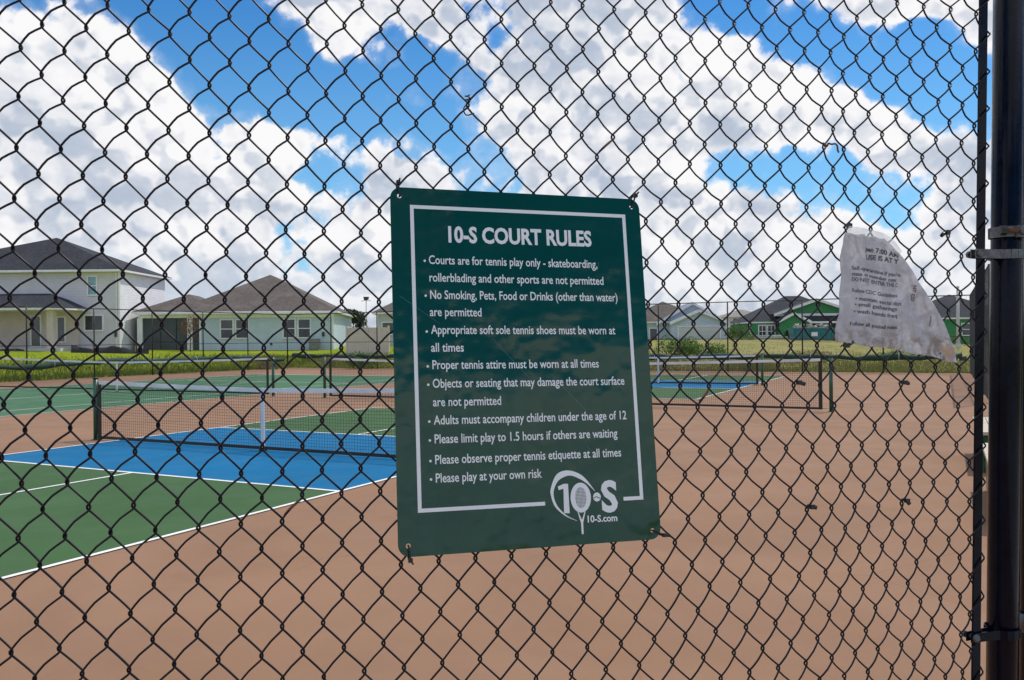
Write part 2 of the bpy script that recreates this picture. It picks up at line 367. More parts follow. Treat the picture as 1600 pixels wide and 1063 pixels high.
# ------------------------------------------------------------------ distant court fences
def chain_fence(name, ax, ay, bx, by, label, step=3.05, h=3.05, sp=.0719, rail_mid=True, corner=True, fabric=True):
    root = empty(name, (ax, ay, 0), label, 'fence')
    d = Vector((bx-ax, by-ay, 0)); L = d.length; d /= L
    n = max(1, round(L/step))
    for i in range(n+1):
        if i == n and not corner: continue
        t = d*(L*i/n); r = .036 if i in (0, n) else .028
        MB().tube([(t.x, t.y, -.1), (t.x, t.y, h+.02)], r, 10).build('fence_post', M_black, root)
    MB().tube([(0, 0, h), (d.x*L, d.y*L, h)], .021, 8).build('top_rail', M_black, root)
    if rail_mid: MB().tube([(0, 0, 1.45), (d.x*L, d.y*L, 1.45)], .014, 6).build('mid_rail', M_black, root)
    MB().tube([(0, 0, .06), (d.x*L, d.y*L, .06)], .004, 4).build('tension_wire', M_black, root)
    if fabric:
        f = MB(); off = Vector((-d.y, d.x, 0))*.03
        k = int((L+h)/sp)
        for s in (0, 1):
            for i in range(k):
                x0 = -h + i*sp; x1 = x0 + h; z0, z1 = 0.05, h
                if x0 < 0: z0 = .05 - x0; xa = 0.
                else: xa = x0
                xb = x1
                if xb > L: z1 = h-(xb-L); xb = L
                if z1-z0 < .05: continue
                if s: xa, xb = L-xa, L-xb
                p = d*xa+off; q = d*xb+off
                f.tube([(p.x, p.y, z0), (q.x, q.y, z1)], .0014, 3, smooth=False, caps=False)
        o = f.build('wire_fabric', M_black, root); o['kind'] = 'stuff'
    return root
FX, FY, FR = -24.9, 28.4, 9.35
chain_fence('court_fence', FX, FY, FX, -14.8, 'tall black chain-link fence along the left side of the courts, lawn and houses behind it')
chain_fence('court_fence', FR, FY, FX, FY, 'tall black chain-link fence across the far end of the courts', corner=False)
chain_fence('court_fence', FR, 12.5, FR, FY, 'black chain-link fence receding along the right edge of the courts, mostly behind the near post', corner=False)
# sagging dark green windscreen rolls tied low on the far fences
M_screen = mat('windscreen_mesh', (.012, .05, .035), .8, .25, 6, bump=.4, bscale=30)
def windscreen(ax, ay, bx, by, label, zs, nrm):
    b = MB(); N = 90; rings = []
    for i in range(N+1):
        t = i/N; x = ax+(bx-ax)*t; y = ay+(by-ay)*t
        k = t*(len(zs)-1); j = min(int(k), len(zs)-2); fr = k-j
        z = zs[j]*(1-fr)+zs[j+1]*fr - .06*math.sin(math.pi*(t*14 % 1)) + .02*math.sin(t*190)
        rr = .105+.03*math.sin(t*63)+.015*math.sin(t*211)
        rings.append(((x+nrm[0]*.13, y+nrm[1]*.13, z), rr))
    b.tube([r[0] for r in rings], [r[1] for r in rings], 8)
    o = tag(b.build('rolled_windscreen', M_screen), label, 'windscreen')
    for i in range(3, N, 9):
        p = rings[i][0]; MB().tube([(p[0]-nrm[0]*.0+math.cos(a)*(rings[i][1]+.012)*abs(nrm[0]), p[1]+math.cos(a)*(rings[i][1]+.012)*abs(nrm[1]), p[2]+math.sin(a)*(rings[i][1]+.012)) for a in [q*math.pi/5 for q in range(10)]], .008, 5, closed=True).build('tie_cord', M_tape, o)
windscreen(FX, -10, FX, 27.9, 'dark green windscreen rolled up and sagging low along the left court fence', [.3, .3, .45, .28, .62, .66, .62, .75, .70, .75, .5], (1, 0))
windscreen(FX+.5, FY, FR-.3, FY, 'dark green windscreen rolled up along the fence at the far end of the courts', [.75, .70, .72, .75, .70, .66, .68, .72, .66, .70], (0, -1))

# ------------------------------------------------------------------ houses
def siding(name, col, lap=.18, rough=.6, vertical=False):
    if name in MATS: return MATS[name]
    m = bpy.data.materials.new(name); m.use_nodes = True; t = NT(m.node_tree); bs = t.n['Principled BSDF']
    V = t.add('ShaderNodeTexCoord').outputs['Object']; sp = t.add('ShaderNodeSeparateXYZ'); t.l.new(V, sp.inputs[0])
    hgt = t.math('FRACT', t.math('DIVIDE', t.math('ADD', sp.outputs[0], sp.outputs[1]) if vertical else sp.outputs[2], lap))
    n = t.noise(V, 1.3, 6, .6)
    c = t.mix(t.ramp(n, .3, .7), c4(tuple(q*.95 for q in col)), c4(tuple(min(1, q*1.04) for q in col)))
    gap = t.ramp(hgt, .88, 1., 0, .28); c = t.mix(gap, c, c4(tuple(q*.45 for q in col)))
    t.l.new(c, bs.inputs['Base Color']); bs.inputs['Roughness'].default_value = rough
    bn = t.add('ShaderNodeBump'); bn.inputs['Strength'].default_value = .8; bn.inputs['Distance'].default_value = .02; bn.invert = True
    t.l.new(hgt, bn.inputs['Height']); t.l.new(bn.outputs[0], bs.inputs['Normal']); MATS[name] = m; return m
def shingle(name, a, b):
    if name in MATS: return MATS[name]
    m = bpy.data.materials.new(name); m.use_nodes = True; t = NT(m.node_tree); bs = t.n['Principled BSDF']
    V = t.add('ShaderNodeTexCoord').outputs['Object']; sp = t.add('ShaderNodeSeparateXYZ'); t.l.new(V, sp.inputs[0])
    c = t.mix(t.ramp(t.noise(V, 5, 8, .75), .35, .65), c4(a), c4(b))
    row = t.math('FRACT', t.math('DIVIDE', sp.outputs[2], .085)); c = t.mix(t.ramp(row, .7, 1, 0, .35), c, c4(tuple(q*.5 for q in a)))
    c = t.mix(t.ramp(t.noise(V, .7, 5, .6), .45, .7, 0, .35), c, c4(tuple(q*1.35 for q in b)))
    t.l.new(c, bs.inputs['Base Color']); bs.inputs['Roughness'].default_value = .9; bs.inputs['Specular IOR Level'].default_value = .25
    bn = t.add('ShaderNodeBump'); bn.inputs['Strength'].default_value = .5; bn.inputs['Distance'].default_value = .02
    t.l.new(t.noise(V, 14, 4, .8), bn.inputs['Height']); t.l.new(bn.outputs[0], bs.inputs['Normal']); MATS[name] = m; return m
M_trim = mat('white_trim', (.87, .87, .90), .6, .05, 3)
M_glass = mat('window_glass', (.025, .035, .042), .05, .5, 1.4, spec=.7, coat=.4)
M_dark = mat('dark_screen', (.035, .045, .05), .5, .3, .7)
M_stucco = mat('grey_stucco', (.60, .60, .63), .9, .05, 2, bump=.3, bscale=40)
M_beige = mat('beige_stucco', (.68, .58, .55), .9, .05, 2, bump=.3, bscale=40)
def window(root, x0, x1, z0, z1, y=0, sash=True, gmat=None, fr=.10, mull=False, name='window'):
    f = MB(); p = .06
    f.box(x0, x0+fr, y-p, y+.02, z0, z1); f.box(x1-fr, x1, y-p, y+.02, z0, z1)
    f.box(x0+fr, x1-fr, y-p, y+.02, z1-fr, z1); f.box(x0+fr, x1-fr, y-p-.02, y+.02, z0, z0+fr)
    zm = (z0+z1)/2
    if sash: f.box(x0+fr, x1-fr, y-p+.015, y+.02, zm-.035, zm+.035)
    if mull: f.box((x0+x1)/2-.03, (x0+x1)/2+.03, y-p+.012, y+.02, z0+fr, z1-fr)
    o = f.build(name, M_trim, root)
    if sash:
        MB().box(x0+fr, x1-fr, y-.028, y+.01, z0+fr, zm-.035).build('pane', gmat or M_glass, o)
        MB().box(x0+fr, x1-fr, y-.022, y+.01, zm+.035, z1-fr).build('pane', gmat or M_glass, o)
    else: MB().box(x0+fr, x1-fr, y-.025, y+.01, z0+fr, z1-fr).build('pane', gmat or M_glass, o)
    return o
def hip(root, x0, x1, y0, y1, z, rise, over, m, name='roof', run=None, fascia=True):
    x0 -= over; x1 += over; y0 -= over; y1 += over; zb = z-.02; t = .16
    W, Dp = x1-x0, y1-y0; hw = min(W, Dp)/2 if run is None else run
    if W >= Dp: r0, r1 = (x0+hw, (y0+y1)/2), (x1-hw, (y0+y1)/2)
    else: r0, r1 = ((x0+x1)/2, y0+hw), ((x0+x1)/2, y1-hw)
    zt = zb+t; zr = zt+rise
    b = MB()
    A, B, C, E = (x0, y0, zt), (x1, y0, zt), (x1, y1, zt), (x0, y1, zt); P = (*r0, zr); Q = (*r1, zr)
    if W >= Dp: b.poly([A, B, Q, P]); b.poly([B, C, Q]); b.poly([C, E, P, Q]); b.poly([E, A, P])
    else: b.poly([A, B, P]); b.poly([B, C, Q, P]); b.poly([C, E, Q]); b.poly([E, A, P, Q])
    o = b.build(name, m, root)
    f = MB(); f.box(x0+.02, x1-.02, y0+.02, y1-.02, zb, zt-.004); f.build('fascia', M_trim, o)
    return o
def gable_front(root, x0, x1, y0, y1, z, rise, over, m, wallm, rake=.16, name='roof'):
    # ridge runs away from the viewer; triangular wall faces -y
    xm = (x0+x1)/2; hw = (x1-x0)/2; k = rise/hw
    MB().hexa([(x0, y0, z), (x1, y0, z), (xm, y0, z+rise)], [(x0, y0+.15, z), (x1, y0+.15, z), (xm, y0+.15, z+rise)]).build('gable_wall', wallm, root)
    b = MB(); t = .14; ya = y0-over
    for s in (-1, 1):
        xe = xm+s*(hw+over); ze = z-over*k
        b.hexa([(xm, ya, z+rise+.01), (xe, ya, ze+.01), (xe, y1, ze+.01), (xm, y1, z+rise+.01)], [(xm, ya, z+rise+t), (xe, ya, ze+t), (xe, y1, ze+t), (xm, y1, z+rise+t)])
    o = b.build(name, m, root)
    f = MB()
    for s in (-1, 1):
        xe = xm+s*(hw+over); ze = z-over*k
        f.hexa([(xm, ya-.03, z+rise-rake), (xe, ya-.03, ze-rake), (xe, ya-.004, ze-rake), (xm, ya-.004, z+rise-rake)], [(xm, ya-.03, z+rise+t), (xe, ya-.03, ze+t), (xe, ya-.004, ze+t), (xm, ya-.004, z+rise+t)])
    f.build('rake_board', M_trim, o)
    return o
def trim_corner(root, x, y, z0, z1, wdt=.14):
    MB().box(x-wdt/2, x+wdt/2, y-wdt/2, y+wdt/2, z0, z1).build('corner_board', M_trim, root)
def house(name, X, Dp, rot, z, label):
    x, y = G(X, Dp); return empty(name, (x, y, z), label, 'house', BASEROT+rot)

# --- two-storey house, far left.  local x: right, local y: away, origin at its front right corner
h1 = house('two_storey_house', -29.96, 65, 0, 1.1, 'two-storey pale grey house with dark hipped roof and corner porch, far left')
MB().box(-17, 0, 0, .3, -1, 5.9).build('front_wall', siding('shaded_grey_siding', (.70, .67, .76), .2), h1)  # greyer than the side wall: the front's shade is put into its colour
MB().box(-.3, -.004, .31, 8.6, -1, 5.9).build('side_wall', siding('sunlit_white_siding', (.85, .84, .88), .2), h1)  # paler than the front: sunlight on this side is put into the colour
MB().box(-17, -.31, 8.3, 8.6, -1, 5.9).build('rear_wall', M_stucco, h1); MB().box(-17, -16.7, .31, 8.29, -1, 5.9).build('side_wall', M_stucco, h1)
trim_corner(h1, .0, .0, -1, 5.88)
M_char = shingle('charcoal_shingles', (.024, .027, .036), (.050, .054, .066))
A_, B_, C_, E_, P_, Q_ = (-17.45, -.45, 6.04), (.45, -.45, 6.04), (.45, 9.05, 6.04), (-17.45, 9.05, 6.04), (-12.9, 4.3, 8.0), (-7.0, 4.3, 9.05)
MB().poly([A_, B_, Q_]).poly([A_, Q_, P_]).poly([B_, C_, Q_]).poly([C_, E_, P_, Q_]).poly([E_, A_, P_]).build('roof', M_char, h1)
MB().box(-17.43, .43, -.43, 9.03, 5.88, 6.036).build('fascia', M_trim, h1)
window(h1, -2.45, -1.65, 4.05, 5.6, 0, gmat=mat('sky_reflection_glass', (.12, .30, .40), .1, .3, 2, spec=.8, coat=.5))  # blue of the reflected sky is put into this pane's base colour
window(h1, -2.7, -1.2, 1.35, 2.62, 0, sash=False, mull=True)
MB().box(-.35, -.15, -.12, -.01, .9, 1.3).build('utility_box', M_dark, h1)
MB().box(-.05, .12, 3.2, 3.5, 2.0, 2.2).build('vent', M_trim, h1)
# porch
MB().box(-17, -2.9, -3.1, -.004, -1, .12).build('porch_slab', M_stucco, h1)
hip(h1, -17, -2.7, -3.0, 1.2, 2.92, 1.15, .35, shingle('charcoal_shingles', None, None), name='porch_roof')
for cx in (-3.75, -9.5, -15): MB().box(cx-.24, cx+.24, -2.9, -2.42, .12, 2.9).build('porch_column', M_beige, h1)
MB().box(-17, -3.0, -.35, -.01, .12, 2.9).build('porch_wall', M_beige, h1)
window(h1, -6.6, -5.75, .15, 2.6, -.36, sash=False, name='door')
window(h1, -4.6, -3.9, .5, 2.5, -.36, sash=False)
window(h1, -12.5, -10.8, .9, 2.4, -.36, sash=False, mull=True)

# --- mint single-storey house
h2 = house('mint_house', -14.3, 68, R(5), 1.0, 'single-storey mint green house with brown hipped roof and screened porch')
M_mint = siding('mint_siding', (.56, .68, .76), .18)
MB().box(-10.25, 0, 0, .3, -1, 2.75).build('front_wall', M_mint, h2)
MB().box(-.3, -.004, .31, 15, -1, 2.75).build('side_wall', M_mint, h2)
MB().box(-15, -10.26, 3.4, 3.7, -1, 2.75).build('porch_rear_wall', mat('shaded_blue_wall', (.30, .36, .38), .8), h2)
MB().box(-15, -.31, 14.7, 15, -1, 2.75).build('rear_wall', M_mint, h2); MB().box(-15, -14.7, 3.71, 14.69, -1, 2.75).build('side_wall', M_mint, h2)
M_brown = shingle('brown_shingles', (.085, .072, .066), (.15, .128, .118))
hip(h2, -12.0, 0, 0, 15, 2.8, 3.35, .45, M_brown)
hip(h2, -15, -9.0, 0.02, 9, 2.79, 1.55, .44, M_brown, name='porch_roof')
trim_corner(h2, 0, 0, -1, 2.75); trim_corner(h2, -10.3, 0, -1, 2.75)
MB().box(-15, 0, -.06, -.005, 2.45, 2.76).build('frieze_board', M_trim, h2)
for x0, x1 in ((-8.8, -7.72), (-7.62, -6.55), (-3.95, -2.9), (-2.78, -1.7)): window(h2, x0, x1, .75, 2.35)
for cx in (-14.9, -11.1): MB().box(cx-.2, cx+.2, -.05, .35, -.6, 2.45).build('porch_column', M_trim, h2)
for x0, x1 in ((-14.7, -13.4), (-13.34, -12.2), (-12.14, -11.3), (-10.9, -10.45)):
    q = MB().box(x0, x1, .13, .16, -.2, 2.44).build('screen_panel', mat('insect_screen', (.06, .075, .085), .5, .25, .6), h2)
MB().box(-14.7, -10.45, .10, .19, .55, .62).build('screen_rail', M_dark, h2)
MB().box(-1.75, -.95, -1.0, -.3, -.2, .72).build('air_conditioner', mat('ac_grey', (.20, .22, .22), .6, .2, 6), h2)
MB().box(-.85, -.65, -.12, -.01, .9, 1.25).build('meter_box', M_dark, h2)
MB().box(-4.9, -4.75, -.08, -.01, .25, .4).build('vent', M_dark, h2)
for hh, gx, gy, gz in ((h1, .35, -.52, 5.86), (h2, .35, -.52, 2.72)):
    MB().box(-16.8 if hh is h1 else -14.9, gx, gy, gy+.08, gz, gz+.12).build('gutter', M_trim, hh)
    MB().box(-.22, -.14, -.10, -.01, 0, gz).build('downspout', M_trim, hh)
for (x_, y_) in ((-6.5, 5.2), (-4.4, 5.6)): MB().tube([(x_, y_, 4.2), (x_, y_, 5.4)], .05, 8).build('roof_vent', M_dark, h2)
# --- house behind, roof only showing
h2b = house('distant_house', -36, 96, 0, 1.0, 'grey roof of a far house showing in the gap between the two-storey and mint houses')
MB().box(-4, 4, 0, 8, -1, 3.2).build('wall', M_stucco, h2b); hip(h2b, -4, 4, 0, 8, 3.2, 1.9, .4, shingle('grey_shingles', (.10, .10, .105), (.17, .17, .175)))
# --- house partly behind the sign
h3 = house('beige_house', -12.0, 76, R(3), 1.0, 'taupe house with brown roof partly hidden by the left edge of the green sign')
MB().box(0, 11, 0, 10, -1, 2.9).build('wall', M_stucco, h3); hip(h3, 0, 11, 0, 10, 2.9, 3.0, .45, M_brown)
window(h3, .35, 1.9, 1.0, 2.2, 0, sash=False, gmat=mat('grey_glass', (.10, .12, .13), .2, .3, 1))
trim_corner(h3, 0, 0, -1, 2.9)
# beige vinyl fence
x, y = G(-11.7, 60); vf = empty('vinyl_fence', (x, y, terr(x, y)), 'solid beige vinyl privacy fence between mint house and taupe house', 'fence', BASEROT+R(-6))
for i in range(2):
    MB().box(i*1.5, i*1.5+.12, -.06, .06, -.3, 2.0).build('post', M_beige, vf)
    for k in range(8): MB().box(i*1.5+.13+k*.17, i*1.5+.13+k*.17+.162, -.02, .02, -.25, 1.88).build('board', M_beige, vf)
MB().box(3.0, 3.12, -.06, .06, -.3, 2.0).build('post', M_beige, vf)

# --- blue house with garage
h4 = house('blue_garage_house', 21.4, 97, R(-4), .5, 'pale blue house with closed white garage door and brown roof, just right of the sign')
M_bl = siding('pale_blue_siding', (.55, .64, .77), .2)
MB().box(-8.5, 3.4, 3.4, 14, -1, 2.8).build('main_wall', M_bl, h4)
MB().box(-3.1, 2.95, 0, 3.39, -1, 2.75).build('garage_wall', M_bl, h4)
hip(h4, -8.5, 2.0, 3.4, 14, 2.8, 2.6, .4, M_brown)
gable_front(h4, -4.3, 3.6, 3.2, 12, 2.8, 2.25, .3, shingle('bluegrey_shingles', (.20, .23, .29), (.30, .33, .40)), M_bl, name='gable_roof')
gable_front(h4, -3.1, 2.95, -.02, 7, 2.75, 1.3, .3, shingle('bluegrey_shingles', None, None), M_bl, name='garage_roof')
gd = MB()
for k in range(4): gd.box(-2.35, 2.25, -.05, .0, .05+k*.54, .05+k*.54+.52)
gd.build('garage_door', mat('garage_white', (.62, .64, .66), .5, .04), h4)
f = MB(); f.box(-2.5, -2.36, -.09, 0, 0, 2.35); f.box(2.26, 2.4, -.09, 0, 0, 2.35); f.box(-2.36, 2.26, -.09, 0, 2.22, 2.35); f.build('door_frame', M_trim, h4)
window(h4, -5.4, -4.4, .1, 2.2, 3.4, sash=False, name='door'); window(h4, -8.0, -6.6, .8, 2.2, 3.4, sash=False)
MB().box(2.35, 2.85, -.05, -.01, 2.3, 3.0).build('address_plaque', mat('teal_plaque', (.02, .12, .11), .5), h4)
MB().box(-2.6, 2.5, -6, -.1, -.6, .06).build('driveway', mat('bright_concrete', (.62, .61, .58), .9, .06, 1), h4)
# --- far two-storey
h5 = house('distant_house', 47.2, 170, 0, 1.0, 'distant beige two-storey house between the blue garage and the green house')
MB().box(-4, 4, 2, 9, -1, 4.6).build('wall', M_beige, h5); hip(h5, -4, 4, 2, 9, 4.6, 1.4, .4, shingle('tan_shingles', (.24, .22, .20), (.34, .31, .28)))
MB().box(-4.8, 4.6, -1, 1.99, -1, 2.3).build('lower_wall', M_beige, h5); hip(h5, -4.8, 4.6, -1, 2.6, 2.3, .9, .3, shingle('tan_shingles', None, None), name='lower_roof')
for x0 in (-2.6, 1.0): window(h5, x0, x0+1.6, 3.1, 4.4, 2, sash=False)
window(h5, -1.2, .2, .9, 1.9, -1, sash=False)
# --- green house under construction
h6 = house('green_house', 32.9, 95, R(-3), .5, 'bright green house with dark roof and white-trimmed gables, behind the teal dumpster')
M_gr = siding('green_boarding', (.035, .26, .085), .4, vertical=True); M_dk = shingle('charcoal_shingles', None, None)
MB().box(-6.2, -2.3, 0, 11, -1, 2.55).build('left_wall', M_gr, h6)
MB().box(-2.29, 6.2, 3.2, 11, -1, 2.6).build('rear_wall', mat('plywood', (.20, .11, .06), .9, .3, 2), h6)
hip(h6, -6.2, 6.3, 0.3, 11, 2.56, 3.1, .4, M_dk)
gable_front(h6, -3.3, 5.6, .1, 6, 3.55, 1.55, .35, M_dk, M_gr, name='front_gable_roof')
MB().box(-3.3, 5.6, .05, .25, 3.3, 3.56).build('gable_band', M_trim, h6)
pr = MB(); pr.hexa([(-3.0, -.9, 2.62), (5.6, -.9, 2.62), (5.6, .3, 3.28), (-3.0, .3, 3.28)], [(-3.0, -.9, 2.72), (5.6, -.9, 2.72), (5.6, .3, 3.36), (-3.0, .3, 3.36)]); pr.build('porch_roof', M_dk, h6)
MB().box(-3.0, 5.6, -.92, -.80, 2.45, 2.66).build('porch_fascia', M_trim, h6)
gable_front(h6, -3.4, -.1, -1.2, 1.5, 2.7, .85, .25, M_dk, M_gr, name='entry_gable_roof')
aw = MB()   # arched entry wall
n = 12; xc, rr, zc = -1.7, 1.15, 1.15
aw.box(-3.35, xc-rr, -1.2, -1.0, -1, 2.7); aw.box(xc+rr, -.1, -1.2, -1.0, -1, 2.7)
for i in range(n):
    a0 = math.pi*i/n; a1 = math.pi*(i+1)/n
    p = [(xc-rr*math.cos(a0), zc+.75*math.sin(a0)), (xc-rr*math.cos(a1), zc+.75*math.sin(a1))]
    aw.hexa([(p[0][0], -1.2, p[0][1]), (p[1][0], -1.2, p[1][1]), (p[1][0], -1.0, p[1][1]), (p[0][0], -1.0, p[0][1])], [(p[0][0], -1.2, 2.7), (p[1][0], -1.2, 2.7), (p[1][0], -1.0, 2.7), (p[0][0], -1.0, 2.7)])
aw.build('entry_arch', M_gr, h6)
window(h6, -5.35, -4.42, .9, 2.35, 0, mull=True); window(h6, -4.36, -3.45, .9, 2.35, 0, mull=True)
for cx in (2.4, 5.3): MB().box(cx-.12, cx+.12, -.85, -.6, -1, 2.6).build('porch_column', M_gr, h6)
trim_corner(h6, -6.2, 0, -1, 2.5)
# --- second green house at right
h7 = house('green_house', 43.2, 85, R(-4), .5, 'green house with dark pyramid roof at far right, behind the torn paper and white pole')
MB().box(-2.2, 7, 0, 9, -1, 2.6).build('wall', M_gr, h7); hip(h7, -2.2, 7, 0, 9, 2.6, 2.5, .45, M_dk)
window(h7, -1.2, 0, .9, 2.2); window(h7, 1.6, 2.8, .9, 2.2)
# --- dumpster
x, y = G(29.9, 85); z = terr(x, y)
dm = empty('dumpster', (x, y, z), 'teal open-top construction dumpster heaped with debris in front of the green house', 'dumpster', BASEROT+R(-5))
M_teal = mat('teal_steel', (.02, .20, .24), .5, .2, 2, bump=.1)
b = MB(); b.hexa([(-1.85, -1, .12), (1.85, -1, .12), (1.85, 1, .12), (-1.85, 1, .12)], [(-2.05, -1.1, 1.25), (2.05, -1.1, 1.25), (2.05, 1.1, 1.25), (-2.05, 1.1, 1.25)]); b.build('bin', M_teal, dm)
for k in range(8): MB().hexa([(-1.8+k*.5, -1.08, .12), (-1.7+k*.5, -1.08, .12), (-1.7+k*.5, -.98, .12), (-1.8+k*.5, -.98, .12)], [(-1.8+k*.5, -1.17, 1.2), (-1.7+k*.5, -1.17, 1.2), (-1.7+k*.5, -1.05, 1.2), (-1.8+k*.5, -1.05, 1.2)]).build('rib', M_teal, dm)
r = MB()
for a in ((-2.12, 2.12, -1.2, -1.08), (-2.12, 2.12, 1.08, 1.2)): r.box(a[0], a[1], a[2], a[3], 1.2, 1.32)
for s in (-1, 1): r.box(s*2.06-.06, s*2.06+.06, -1.08, 1.08, 1.2, 1.32)
r.build('rim', M_teal, dm)
MB().box(-.3, .3, -1.2, -1.178, .5, .9).build('notice_plate', M_trim, dm)
db = MB()
for k in range(70):
    c = random.uniform(1.2, 1.72); l = random.uniform(.15, .6); an = random.uniform(0, 3.14); t = random.uniform(-.5, .5)
    p = Vector((random.uniform(-1.7, 1.7), random.uniform(-.8, .8), c)); d = Vector((math.cos(an), math.sin(an), t))*l
    db.tube([p-d*.5, p+d*.5], random.uniform(.03, .12), 4, smooth=False)
tag(db.build('debris_pile', mat('mixed_debris', (.50, .44, .38), .9, .5, 1.5, col2=(.62, .62, .60)), None, (x, y, z), BASEROT), 'pale heap of building debris filling the teal dumpster', 'debris', kind='stuff')
# --- stack of white boards
x, y = G(26.3, 88); z = terr(x, y)
for k, (w0, yy, zz, a) in enumerate(((4.2, 0, 0, 2), (3.9, .1, .16, -2), (3.4, -.1, .32, 4))):
    tag(MB().box(-w0/2, w0/2, -.5, .5, .03, .15).build('board_bundle', mat('white_lumber', (.62, .63, .62), .7, .1, 2), None, (x+yy, y, z+zz), BASEROT+R(a)),
        ('long white board bundle lying on the grass, bottom of the stack left of the dumpster', 'white board bundle in the middle of the stack left of the dumpster', 'shortest white board bundle on top of the stack left of the dumpster')[k], 'lumber', 'white board bundles by the green house')
# --- white pole at right, utility pole
x, y = G(31.45, 60); po = empty('light_pole', (x, y, terr(x, y)), 'pale concrete pole standing in the grass right of the torn paper', 'pole')
MB().tube([(0, 0, -.3), (0, 0, 4.3)], [.13, .09], 12).build('shaft', mat('pale_pole', (.55, .56, .56), .7), po)
MB().tube([(0, 0, 4.3), (0, 0, 4.4)], .11, 12).build('cap', M_trim, po)
MB().box(-.17, .17, -.17, .17, -.1, .35).build('base', M_stucco, po)
x, y = G(-20.5, 120); up = empty('street_lamp', (x, y, 1.0), 'thin street lamp rising behind the beige vinyl fence', 'street lamp')
MB().tube([(0, 0, 0), (0, 0, 6.2)], [.12, .07], 8).build('pole', M_stucco, up)
MB().tube([(-.8, 0, 6.1), (0, 0, 6.3), (.8, 0, 6.1)], .05, 6).build('arm', M_stucco, up)
MB().hexa([(-.2, -.2, 6.2), (.2, -.2, 6.2), (.2, .2, 6.2), (-.2, .2, 6.2)], [(-.3, -.3, 6.7), (.3, -.3, 6.7), (.3, .3, 6.7), (-.3, .3, 6.7)]).build('lamp_head', M_dark, up)
# --- silt fence along the grey house
M_silt = mat('silt_fabric', (.02, .022, .026), .7, .3, 2, bump=.5, bscale=3)
def silt(X0, X1, Dp, hh, label):
    x, y = G(X0, Dp); r = empty('silt_fence', (x, y, 0), label, 'fence', BASEROT)
    n = int((X1-X0)/.25); b = MB()
    for i in range(n+1):
        px_, py_ = G(X0+i*.25, Dp); g = terr(px_, py_); u = i*.25; z1 = g+hh*(.78+.22*math.cos(u*2.1)+.08*math.sin(u*7)); yy = .06*math.sin(u*3.)
        b.v += [(u, yy-.006, g-.1), (u, yy+.006, g-.1), (u, yy+.07-.006, z1), (u, yy+.07+.006, z1)]
    for i in range(n):
        a = i*4; c = a+4
        b.f += [(a, c, c+2, a+2), (a+1, a+3, c+3, c+1), (a+2, c+2, c+3, a+3)]; b.sm += [True, True, False]
    b.build('fabric', M_silt, r)
    for i in range(0, n, 6):
        px_, py_ = G(X0+i*.25, Dp); g = terr(px_, py_); MB().box(i*.25-.025, i*.25+.025, .08, .13, g-.2, g+hh*1.1).build('stake', mat('stake_wood', (.30, .22, .14), .9), r)
silt(-31.1, -25.6, 60, .52, 'black silt fence sagging along the base of the two-storey house')
silt(-45, -35.2, 61.5, .16, 'low strip of black silt fence under the porch of the two-storey house')

# ------------------------------------------------------------------ vegetation
def leaf_mat(name, a, b):
    if name in MATS: return MATS[name]
    m = bpy.data.materials.new(name); m.use_nodes = True; t = NT(m.node_tree); bs = t.n['Principled BSDF']
    V = t.add('ShaderNodeTexCoord').outputs['Object']
    t.l.new(t.mix(t.ramp(t.noise(V, 3.5, 5, .7), .3, .7), c4(a), c4(b)), bs.inputs['Base Color']); bs.inputs['Roughness'].default_value = .75
    tr = t.add('ShaderNodeBsdfTranslucent'); t.l.new(bs.inputs['Base Color'].links[0].from_socket, tr.inputs[0])
    mx = t.add('ShaderNodeMixShader'); mx.inputs[0].default_value = .3; t.l.new(bs.outputs[0], mx.inputs[1]); t.l.new(tr.outputs[0], mx.inputs[2])
    t.l.new(mx.outputs[0], t.n['Material Output'].inputs[0]); MATS[name] = m; return m
M_leaf = leaf_mat('bush_leaf', (.05, .12, .02), (.15, .26, .05)); M_pine = leaf_mat('dark_leaf', (.02, .05, .015), (.06, .11, .03))
M_rust = leaf_mat('rusty_leaf', (.16, .07, .04), (.28, .15, .09)); M_bark = mat('bark', (.16, .12, .09), .9, .3, 5)
M_dry = leaf_mat('dry_weed', (.20, .17, .07), (.34, .27, .13))
def leaves(b, c, rad, n, size, flat=1.):
    for _ in range(n):
        while True:
            p = Vector((random.uniform(-1, 1), random.uniform(-1, 1), random.uniform(-1, 1)))
            if .25 < p.length < 1: break
        p = Vector((c[0]+p.x*rad[0], c[1]+p.y*rad[1], c[2]+p.z*rad[2]))
        u = Vector((random.gauss(0, 1), random.gauss(0, 1), random.gauss(0, 1)*flat)).normalized(); v = u.orthogonal().normalized()
        v.rotate(Matrix.Rotation(random.uniform(0, 6.28), 3, u)); q = u.cross(v); s = size*random.uniform(.5, 1.3)
        b.quad(p-v*s, p-q*s*.45, p+v*s, p+q*s*.45)
def bush(X, Dp, wd_, ht, m, label, n=500, size=.07, name='bush', dz=0):
    x, y = G(X, Dp); z = terr(x, y); root = empty(name, (x, y, z), label, 'bush')
    b = MB(); k = max(3, int(wd_*3))
    for i in range(k):
        a = random.uniform(-.5, .5)*wd_; hh = ht*random.uniform(.55, 1.0)*(1-.5*abs(a/wd_*1.6)**2)
        leaves(b, (a, random.uniform(-.4, .4), hh*.55), (wd_/k*1.4, .5, hh*.5), n//k, size)
    b.build('foliage', m, root)
    s = MB()
    for i in range(k): a = random.uniform(-.4, .4)*wd_; s.tube([(a*.6, 0, -.05), (a, random.uniform(-.2, .2), ht*.6)], [.02, .006], 5)
    s.build('stems', M_bark, root); return root
